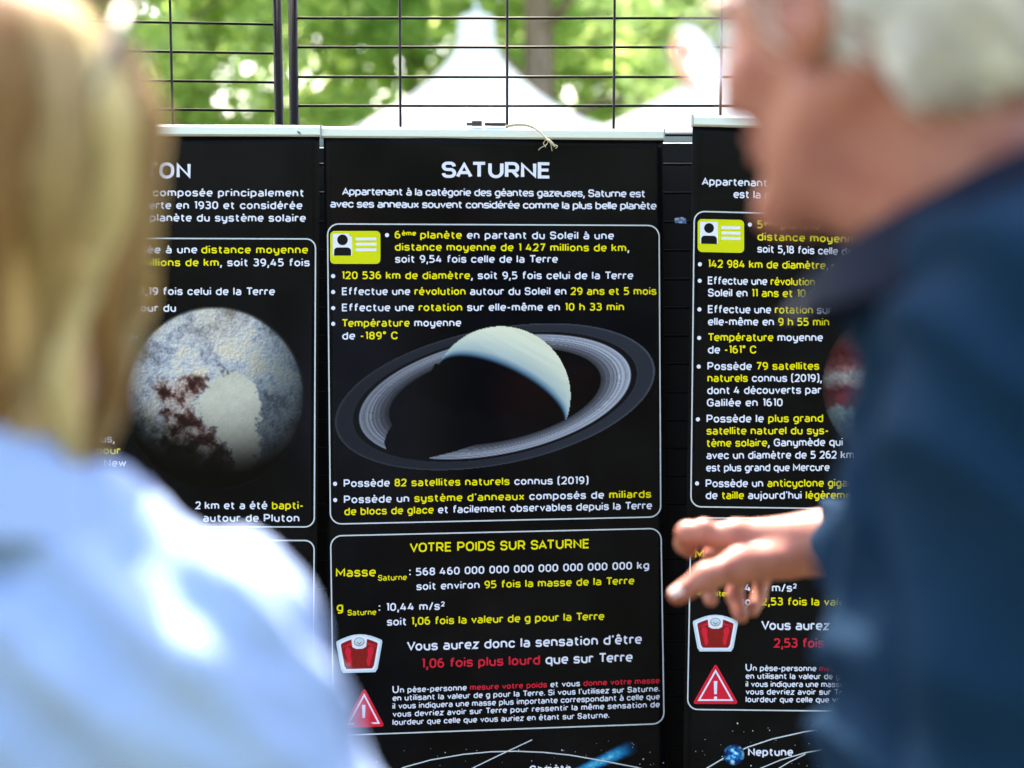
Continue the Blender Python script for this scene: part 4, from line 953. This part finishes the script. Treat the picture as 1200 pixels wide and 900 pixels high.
def glass():
    m = bpy.data.materials.new('clear_lens'); m.use_nodes = True; b = m.node_tree.nodes['Principled BSDF']
    b.inputs['Base Color'].default_value = (.98, .99, 1, 1); b.inputs['Roughness'].default_value = .02; b.inputs['Transmission Weight'].default_value = 1; b.inputs['IOR'].default_value = 1.45
    return m
M['clear'] = glass()

def person(label, J, yaw, hc, hF, male, shirtm, trm, skinm, hands, fine, hs, folds):
    S = SDF(J['lo'], J['hi'], .0065, fine); D = {k: np.array(v, float) for k, v in J.items() if k not in ('lo', 'hi')}
    Fb = frame(yaw); rt, fw, up = Fb[:, 0], Fb[:, 1], Fb[:, 2]
    head(S, hc, hF, hs, male)
    nb = D['neck']; skull = hc+hF@np.array([0, -.022, -.045]); nr = .060 if male else .049
    S.cone(nb-up*.02, skull, nr*1.12, nr, .03); S.cone(nb+fw*.035, hc+hF@np.array([0, .03, -.085]), nr*.55, nr*.45, .03)
    sc = 1 if male else .88
    flat = (fw, 1.45)
    S.cone(D['chest'], D['pelvis'], .118*sc, .112*sc, .04, flat); S.cone(nb-up*.03, D['chest'], .055*sc, .112*sc, .05, flat)
    for s_ in ('r', 'l'):
        S.cone(nb-up*.05, D['sh'+s_]-up*.006, .042*sc, .040*sc, .03); S.cone(D['sh'+s_]-up*.006, D['el'+s_], .040*sc, .036*sc, .02)
        S.cone(D['el'+s_], D['wr'+s_]+(D['el'+s_]-D['wr'+s_])*.6, .038*sc, .040*sc, .02); S.cone(D['el'+s_]*.6+D['wr'+s_]*.4, D['wr'+s_], .040*sc, .027*sc, .02)
        S.cone(D['hip'+s_], D['kn'+s_], .078*sc, .052*sc, .03); S.cone(D['kn'+s_], D['an'+s_], .052*sc, .036*sc, .02)
        S.cone(D['an'+s_]-up*.03, D['an'+s_]-up*.05+fw*.15, .033, .026, .02)
    for fnc in hands: fnc(S)
    V, Q = S.mesh(); root = empty('person', (float(D['pelvis'][0]), float(D['pelvis'][1]), 0)); tag(root, label, 'person')
    V = V+normals(V, Q)*wob(V, 5, 30, .0006)[:, None]
    part('body', mesh_np('body', V, Q, [M[skinm]]), root)
    # shirt
    lo2 = np.array(J['lo'])-.05; hi2 = np.array(J['hi'])+.05; lo2[2] = .6
    T_ = SDF(lo2, hi2, .008); g_ = .022; bl = (fw, 1.32)
    belly = D['chest']*.4+D['pelvis']*.6+fw*(.015 if male else 0)
    tw = .150 if male else .138
    T_.cone(D['chest'], belly, tw*sc+g_*.6, tw*sc+g_*.8, .05, bl); T_.cone(belly, D['pelvis']-up*.10, .150*sc+g_*.7, .150*sc+g_*1.2, .05, bl)
    T_.cone(nb-up*.055, D['chest'], .055*sc, .14*sc+g_*.5, .05, bl)
    for s_ in ('r', 'l'):
        T_.cone(nb-up*.040+(D['sh'+s_]-nb)*.15, D['sh'+s_]-up*.004, .048*sc+g_*.3, .054*sc+g_*.35, .05)
        T_.cone(D['sh'+s_], D['el'+s_], .057*sc+g_*.3, .050*sc+g_*.2, .014)
        cuff = D['wr'+s_]+(D['el'+s_]-D['wr'+s_])*(.16)
        T_.cone(D['el'+s_], cuff, .050*sc+g_*.2, .038*sc+.004, .02)
    V, Q = T_.mesh(); N = normals(V, Q)
    # open neckline: drop cloth that would ride up the neck
    V = V+N*(folds[2]*1.4+ridged(V, folds[0], folds[1], folds[2], folds[3])+wob(V, folds[0], 22, folds[2]*.55))[:, None]
    part('shirt', mesh_np('shirt', V, Q, [M[shirtm]]), root)
    # collar
    mb = MB(); cm = M['collar_m'] if male else M[shirtm]; th = np.linspace(0, 2*math.pi, 41); ca = nb-up*.012
    rr_ = nr*1.28; ring = []
    for hgt, ro in ((-.026, 1.24), (.012, 1.10), (.036, 1.05), (.034, 1.16), (.008, 1.36), (-.020, 1.52)):
        ring.append(np.array([ca+rt*math.cos(t)*rr_*ro+fw*(math.sin(t)*rr_*ro*1.08-.004)+up*(hgt*(1-.25*max(0, math.sin(t)))-(.038 if male else .022)*math.sin(t)) for t in th]))
    W_ = np.vstack(ring); i = np.arange(5)[:, None]*41; j = np.arange(40)[None]; a = (i+j).ravel(); mb.add(W_, np.stack([a, a+1, a+42, a+41], 1))
    part('collar', mb.build('collar', cm), root)
    # trousers and shoes
    lo3 = np.minimum(D['anr'], D['anl'])-.25; hi3 = np.maximum(D['pelvis'], D['hipr'])+.3; lo3[2] = .0; hi3[2] = 1.1
    T_ = SDF(lo3, hi3, .010)
    T_.cone(D['pelvis']+up*.04, D['pelvis']-up*.05, .130*sc+.008, .14*sc+.008, .04, (fw, 1.35))
    for s_ in ('r', 'l'): T_.cone(D['hip'+s_], D['kn'+s_], .086*sc+.01, .066*sc+.008, .03); T_.cone(D['kn'+s_], D['an'+s_]-up*.03, .066*sc+.008, .058*sc+.008, .02)
    V, Q = T_.mesh(); N = normals(V, Q); V = V+N*ridged(V, 33, 22, .003, (0, 0, 1.))[:, None]
    part('trousers', mesh_np('trousers', V, Q, [M[trm]]), root)
    for s_ in ('r', 'l'):
        c = D['an'+s_]; T_ = SDF(c-[.24, .24, .12], c+[.24, .24, .08], .006)
        T_.cone(c-up*.03-fw*.03, c-up*.045+fw*.16, .042, .036, .02); T_.cone(c+up*.01, c-up*.03, .045, .045, .02); V, Q = T_.mesh(); V[:, 2] = np.maximum(V[:, 2], .012)
        part('shoe', mesh_np('shoe', V, Q, [M['shoe']]), root)
    for s_ in (-1, 1):
        mb = MB(); c = hc+hF@(np.array([s_*.032, .0835, .012])*hs); m_, n_ = 10, 14; Vv = []
        for a_ in range(m_+1):
            for b_ in range(n_): t = math.pi*a_/m_; ph = 2*math.pi*b_/n_; Vv.append(c+hF@(np.array([math.sin(t)*math.cos(ph), math.cos(t), math.sin(t)*math.sin(ph)])*.0122))
        i = np.arange(m_)[:, None]*n_; j = np.arange(n_)[None]; j2 = (j+1) % n_
        q = np.stack([i+j, i+j2, i+n_+j2, i+n_+j], -1).reshape(-1, 4); mb.add(Vv, q[n_*2:], m=0); mb.add(Vv, q[:n_*2], m=1)
        part('eye', mb.build('eye', [M['eye'], M['iris']]), root)
        mb = MB(); mb.tube([hc+hF@(np.array([s_*x, y, z])*hs) for x, y, z in ((.014, .098, .031), (.028, .100, .037), (.046, .088, .034))], [.002, .0034, .0015], 7)
        part('eyebrow', mb.build('eyebrow', M['hair_m' if male else 'hair_f'], color=(np.array([.75, .74, .72]) if male else np.array([.25, .16, .08]))), root)
    return root
def strands(paths, rad, cols, n=3):
    """paths (N,K,3) -> one mesh of tapering hairs"""
    N, K, _ = paths.shape; t = np.gradient(paths, axis=1); t /= np.linalg.norm(t, axis=2)[..., None]+1e-12
    ref = np.array([.3, .5, .81]); a = np.cross(t, ref); a /= np.linalg.norm(a, axis=2)[..., None]+1e-12; b = np.cross(t, a)
    tp = np.interp(np.linspace(0, 1, K), [0, .75, 1], [1, .9, .15])[None, :, None]*rad
    rings = [paths+tp*(math.cos(q*2*math.pi/n)*a+math.sin(q*2*math.pi/n)*b) for q in range(n)]
    V = np.stack(rings, 2).reshape(-1, 3); base = (np.arange(N)*K*n)[:, None, None]; i = (np.arange(K-1)*n)[None, :, None]; j = np.arange(n)[None, None, :]; j2 = (j+1) % n
    Q = np.stack(np.broadcast_arrays(base+i+j, base+i+j2, base+i+n+j2, base+i+n+j), -1).reshape(-1, 4)
    return V, Q, np.repeat(cols*.95, K*n, 0)

# --- woman (left, blonde)
yw = math.radians(-12)
cW = np.array([-.312, .80, 0.]); Fb = frame(yw); rt, fw = Fb[:, 0], Fb[:, 1]; L_ = lambda x, y, z: cW+rt*x+fw*y+np.array([0, 0, z])
JW = dict(neck=L_(0, -.005, 1.425), chest=L_(0, .0, 1.27), pelvis=L_(0, 0, .95), shr=L_(.148, -.005, 1.334), shl=L_(-.152, -.005, 1.338),
          elr=L_(.236, .0, 1.06), ell=L_(-.225, .02, 1.09), wrr=L_(.235, .13, .88), wrl=L_(-.16, .20, .93),
          hipr=L_(.085, 0, .90), hipl=L_(-.085, 0, .90), knr=L_(.09, .015, .49), knl=L_(-.09, .015, .49), anr=L_(.10, -.02, .095), anl=L_(-.10, -.02, .095))
lo = np.min([v for v in JW.values()], 0)-[.2, .2, .1]; hi = np.max([v for v in JW.values()], 0)+[.2, .24, .34]; lo[2] = 0
JW['lo'] = lo; JW['hi'] = hi
hcW = L_(.005, .022, 1.580); hFW = frame(math.radians(-44), math.radians(4))
fineW = [(hcW-[.12, .13, .14], hcW+[.12, .13, .14], .003)]
W = person('blonde woman in a light blue shirt seen from behind at the left edge', JW, yw, hcW, hFW, False, 'shirt_f', 'jeans', 'skin_f',
       [lambda S: hand(S, JW['wrr'], fw*.5-np.array([0, 0, .85]), -rt, fw, .175), lambda S: hand(S, JW['wrl'], fw*.5-np.array([0, 0, .85]), rt, fw, .175)], fineW, .93, (11, 34, .0085, (1, .2, .45)))
def hair_woman():
    r = np.random.default_rng(2); F = hFW; c = hcW
    def env(phi, z):
        """radius of the hair body round the head at azimuth phi (0 = front) and height z in the head frame"""
        zz = [-.20, -.17, -.12, -.06, 0, .05, .09, .115, .130]; f = [.56, .80, .90, .96, 1.10, 1.12, .94, .62, 0.02]
        return np.interp(z, zz, f)
    def pt(phi, z, k):
        q = env(phi, z)*k; return np.stack([np.sin(phi)*.094*q, np.cos(phi)*.108*q-.018, z*np.ones_like(phi)], -1)
    # inner body of hair
    nph, nz = 96, 60; V = []
    zs = np.linspace(.128, -.172, nz); ph = np.linspace(math.radians(62), math.radians(298), nph)
    for z in zs:
        open_ = 1
        p_ = ph if z < .045 else np.linspace(math.radians(62)*max(0, 1-(z-.045)/.03), 2*math.pi-math.radians(62)*max(0, 1-(z-.045)/.03), nph)
        w1 = 1+.05*np.sin(p_*8+z*26+np.sin(z*35)*1.2)+.03*np.sin(p_*19-z*50)
        V.append(pt(p_, z, .95*w1))
    V = np.vstack(V); Vi = V*np.array([.86, .86, .97]); i = np.arange(nz-1)[:, None]*nph; j = np.arange(nph-1)[None]; a = (i+j).ravel()
    Q = np.stack([a, a+1, a+nph+1, a+nph], 1); n0 = len(V)
    cols = np.tile(np.array([[.66, .42, .18]]), (2*n0, 1))
    rim = [[(nz-1)*nph+q, (nz-1)*nph+q+1, n0+(nz-1)*nph+q+1, n0+(nz-1)*nph+q] for q in range(nph-1)]
    me1 = mesh_np('hair', (np.vstack([V, Vi])@F.T)+c, np.vstack([Q, Q[:, ::-1]+n0, rim]), [M['hair_f']], None, True, cols)
    h = part('hair', me1, W)
    N, K = 5200, 16; ph0 = r.uniform(math.radians(48), math.radians(312), N); zt = np.where(r.random(N) < .6, .126, r.uniform(.02, .126, N)); zb = r.uniform(-.205, -.10, N)
    kk = r.uniform(.94, 1.07, N); t = np.linspace(0, 1, K)[None, :]; z = zt[:, None]+(zb-zt)[:, None]*t**1.05
    lock = np.round(ph0*4)/4.; wave = .13*np.sin(z*38+lock[:, None]*9)*sstep(.05, .9, t)+.05*np.sin(z*75+ph0[:, None]*40)*t
    phi = ph0[:, None]+wave+(lock-ph0)[:, None]*.75*t; rad = kk[:, None]*(1+.05*np.sin(z*33+lock[:, None]*5)*t)
    rad = rad*(1-.10*sstep(.8, 1, t))
    X = np.sin(phi)*.094*env(0, z)*rad; Yv = np.cos(phi)*.108*env(0, z)*rad-.018
    pth = np.stack([X, Yv, z], -1)
    lk = (np.sin(lock*91.7)*43758.5) % 1; tn = np.clip(.85*lk+.35*r.random(N)-.05, 0, 1)[:, None]
    cols = np.array([.34, .14, .03])*(1-tn)+np.array([1., .84, .44])*tn
    V, Q, C = strands(pth, .00075, cols); o = part('hair_strands', mesh_np('hair_strands', (V@F.T)+c, Q, [M['hair_f']], None, True, C), W); o['kind'] = 'stuff'
hair_woman()
# sunglasses pushed up on the woman's head
r = empty('sunglasses', tuple(hcW+hFW@np.array([0, .09, .1]))); tag(r, 'dark sunglasses pushed up into the blonde hair', 'sunglasses')
for s_ in (-1, 1):
    mb = MB(); n_ = 20; cc_ = np.array([s_*.036, .052, .124]); tilt = 1.25; V = []
    for dy in (0, .0022):
        for k in range(n_):
            t = 2*math.pi*k/n_; u_, v_ = .029*math.cos(t), .022*math.sin(t)
            V.append(hcW+hFW@(cc_+np.array([u_, -v_*math.sin(tilt)+dy-.15*u_*s_, v_*math.cos(tilt)+.3*dy])))
    mb.add(V, [[k, (k+1) % n_, n_+(k+1) % n_, n_+k] for k in range(n_)], [[0, k+1, k] for k in range(1, n_-1)]+[[n_, n_+k, n_+k+1] for k in range(1, n_-1)])
    part('lens', mb.build('lens', M['lens'], False), r)
    mb = MB(); mb.tube([hcW+hFW@np.array(q) for q in ((s_*.064, .050, .118), (s_*.088, .030, .095), (s_*.104, .008, .058), (s_*.107, -.008, .025), (s_*.106, -.018, -.01))], [.0038, .0034, .0034, .0036, .003], 8)
    part('temple_arm', mb.build('temple_arm', M['plastic']), r)
mb = MB(); mb.tube([hcW+hFW@np.array(q) for q in ((-.012, .056, .128), (0, .060, .132), (.012, .056, .128))], .002, 8); part('bridge', mb.build('bridge', M['plastic']), r)

# --- man (right, white hair)
ym = math.radians(66)
cM = np.array([.358, .90, 0.]); Fb = frame(ym); rtM, fwM = Fb[:, 0].copy(), Fb[:, 1].copy(); LM = lambda x, y, z: cM+rtM*x+fwM*y+np.array([0, 0, z])
JM = dict(neck=np.array([.285, .86, 1.575]), chest=LM(0, .01, 1.37), pelvis=LM(0, -.02, 1.0), shr=np.array([.40, 1.08, 1.50]), shl=np.array([.270, .735, 1.515]),
          elr=np.array([.50, 1.335, 1.325]), ell=LM(-.23, .0, 1.20), wrr=P(972, 636, 1.615), wrl=LM(-.235, .10, .93),
          hipr=LM(.095, -.02, .95), hipl=LM(-.095, -.02, .95), knr=LM(.10, .02, .52), knl=LM(-.10, .0, .52), anr=LM(.11, .0, .10), anl=LM(-.11, -.04, .10))
lo = np.min([v for v in JM.values()], 0)-[.2, .2, .1]; hi = np.max([v for v in JM.values()], 0)+[.2, .2, .36]; lo[2] = 0
JM['lo'] = lo; JM['hi'] = hi
hcM = np.array([.223, .885, 1.691]); hFM = frame(math.radians(42), math.radians(10))
handbox = (np.array([.13, 1.45, 1.08]), np.array([.40, 1.80, 1.28]), .0032)
fineM = [(hcM-[.13, .13, .15], hcM+[.13, .13, .14], .0032), handbox]
def pointing(S):
    """right hand, back up, thumb towards the camera"""
    w_ = P(972, 636, 1.615); q = lambda x, y, Y: P(x, y, Y)
    kn = [q(862, 630, 1.625), q(868, 636, 1.652), q(878, 641, 1.676), q(890, 648, 1.695)]   # index .. little knuckles
    for i, k_ in enumerate(kn): S.cone(w_+(k_-w_)*.12, k_, .026, .0195, .018)
    S.cone(w_, q(905, 645, 1.63), .033, .028, .02)
    def chain(pts, rs, k=.004):
        for a, b, ra, rb in zip(pts[:-1], pts[1:], rs[:-1], rs[1:]): S.cone(a, b, ra, rb, k)
    for k_ in kn: S.ell(k_+np.array([0, -.002, .010]), (.013, .013, .011), None, .010)
    for k_ in kn[:3]: S.cone(w_+np.array([-.02, 0, .024]), k_+np.array([0, 0, .0135]), .004, .0045, .008)
    S.ell(q(826, 624, 1.632)+np.array([0, 0, .004]), (.013, .014, .0135), None, .008)
    chain([kn[0], q(806, 625, 1.640), q(803, 637, 1.662), q(808, 645, 1.678)], [.0185, .0142, .0128, .0104], .006)        # index
    chain([kn[1], q(836, 652, 1.668), q(829, 684, 1.668), q(833, 703, 1.655)], [.0165, .0130, .0115, .0095], .005)     # middle
    chain([kn[2], q(866, 668, 1.700), q(861, 698, 1.690), q(868, 722, 1.670)], [.016, .0125, .0112, .0095], .005)     # ring
    chain([kn[3], q(894, 676, 1.712), q(889, 700, 1.700), q(882, 716, 1.684)], [.0135, .0098, .0088, .0076], .005)         # little
    chain([q(925, 655, 1.605), q(868, 662, 1.585), q(828, 676, 1.572), q(794, 697, 1.568)], [.024, .0195, .0140, .0108], .012)   # thumb
MAN = person('white haired man in a navy shirt pointing at the Jupiter banner', JM, ym, hcM, hFM, True, 'shirt_m', 'beige', 'skin_m',
       [pointing, lambda S: hand(S, JM['wrl'], fwM*.3-np.array([0, 0, .95]), rtM, fwM)], fineM, 1.0, (23, 30, .0085, (.8, .5, .7)))
def nail(c, d, n, w_, l, th=.0006):
    d = np.array(d, float)/np.linalg.norm(d); n = np.array(n, float); n = n-d*(n@d); n /= np.linalg.norm(n); s_ = np.cross(d, n); V = []
    for z in (0, th):
        for i in range(5):
            for j in range(5):
                u, v = (i/4-.5)*2, j/4; ww = w_*(1-.25*v*v); V.append(c+s_*u*ww+d*(v-.5)*l*2+n*(z-u*u*w_*.35))
    Q = [[i*5+j, i*5+j+1, (i+1)*5+j+1, (i+1)*5+j] for i in range(4) for j in range(4)]; Q2 = [[25+q for q in f[::-1]] for f in Q]
    m = MB(); m.add(V, Q+Q2); return m.build('fingernail', M['nail'])
a_, b_ = P(828, 676, 1.572), P(794, 697, 1.568); up_ = np.array([-.25, -.75, .6]); up_ /= np.linalg.norm(up_)
part('fingernail', nail(b_+up_*.0114, b_-a_, up_, .0068, .0068), MAN)
def hair_man():
    r = np.random.default_rng(5); F = hFM; c = hcM
    S = SDF(c-[.16, .16, .12], c+[.16, .16, .16], .004)
    S.ell(c+F@np.array([0, -.018, .042]), (.084, .106, .088), F, .01); S.ell(c+F@np.array([0, -.060, -.016]), (.068, .058, .056), F, .02)
    # cut away the face and the hollow round the ears
    S.ell(c+F@np.array([0, .125, .000]), (.115, .090, .105), F, .01, True)
    for s_ in (-1, 1): S.ell(c+F@np.array([s_*.090, .005, -.012]), (.030, .034, .044), F, .006, True)
    V, Q = S.mesh(); N = normals(V, Q); V = V+N*(.002+wob(V, 4, 48, .0042)+wob(V, 8, 90, .0015)+wob(V, 9, 160, .0006))[:, None]
    part('hair', mesh_np('hair', V, Q, [M['hair_m']], None, True, np.tile([[.84, .80, .72]], (len(V), 1))), MAN)
    loc = (V-c)@F; ok = np.where((loc[:, 2] > -.058) & (N@F[:, 1] < .75))[0]; pick = r.choice(ok, 6500); K = 7
    p0 = V[pick]-N[pick]*.002; nn = N[pick]; fl = -F[:, 2]*.85-F[:, 1]*.55; fl = np.tile(fl, (len(pick), 1)); 
    lockn = np.stack([np.sin(loc[pick]@np.array([60, 20, 35])), np.sin(loc[pick]@np.array([15, 70, 22])+2), np.sin(loc[pick]@np.array([40, 33, 60])+1)], 1)
    fl = fl+lockn*.45+r.normal(size=fl.shape)*.18; fl -= nn*(fl*nn).sum(1)[:, None]; fl /= np.linalg.norm(fl, axis=1)[:, None]
    Ls = r.uniform(.018, .036, len(pick))[:, None, None]; t = np.linspace(0, 1, K)[None, :, None]
    pth = p0[:, None]+fl[:, None]*Ls*t+nn[:, None]*(.006*np.sin(t*math.pi*.8))*r.uniform(.5, 1.4, len(pick))[:, None, None]
    tn = np.clip(.15+.75*(lockn[:, :1]*.5+.5)+.4*(r.random((len(pick), 1))-.3)+loc[pick][:, 2:3]*3, 0, 1); cols = np.array([.50, .43, .35])*(1-tn)+np.array([.96, .94, .90])*tn
    Vv, Qv, C = strands(pth, .0007, cols); o = part('hair_strands', mesh_np('hair_strands', Vv, Qv, [M['hair_m']], None, True, C), MAN); o['kind'] = 'stuff'
hair_man()
# man's glasses
r = empty('glasses', tuple(hcM+hFM@np.array([0, .11, .012]))); tag(r, 'thin metal framed glasses worn by the white haired man', 'glasses')
for s_ in (-1, 1):
    pts = []; cc_ = np.array([s_*.034, .117, .006])
    for k in range(24):
        t = 2*math.pi*k/24; pts.append(hcM+hFM@(cc_+np.array([.027*math.cos(t), -.20*.027*math.cos(t)*s_, .021*math.sin(t)])))
    n_ = 24; V = [p for p in pts]+[p+hFM[:, 1]*.0018 for p in pts]; mb = MB()
    mb.add(V, [[k, (k+1) % n_, n_+(k+1) % n_, n_+k] for k in range(n_)], [[0, k+1, k] for k in range(1, n_-1)]+[[n_, n_+k, n_+k+1] for k in range(1, n_-1)])
    part('lens', mb.build('lens', M['clear'], False), r)
    mb = MB(); mb.tube(pts+[pts[0]], .0011, 6, caps=False); part('rim', mb.build('rim', M['goldwire']), r)
    mb = MB(); mb.tube([hcM+hFM@np.array(q) for q in ((s_*.062, .112, .012), (s_*.078, .085, .016), (s_*.083, .03, .022), (s_*.084, -.002, .026), (s_*.082, -.022, .006))], [.0016]*5, 7); part('temple_arm', mb.build('temple_arm', M['goldwire']), r)
mb = MB(); mb.tube([hcM+hFM@np.array(q) for q in ((-.008, .122, .010), (0, .126, .014), (.008, .122, .010))], .0013, 6); part('bridge', mb.build('bridge', M['goldwire']), r)
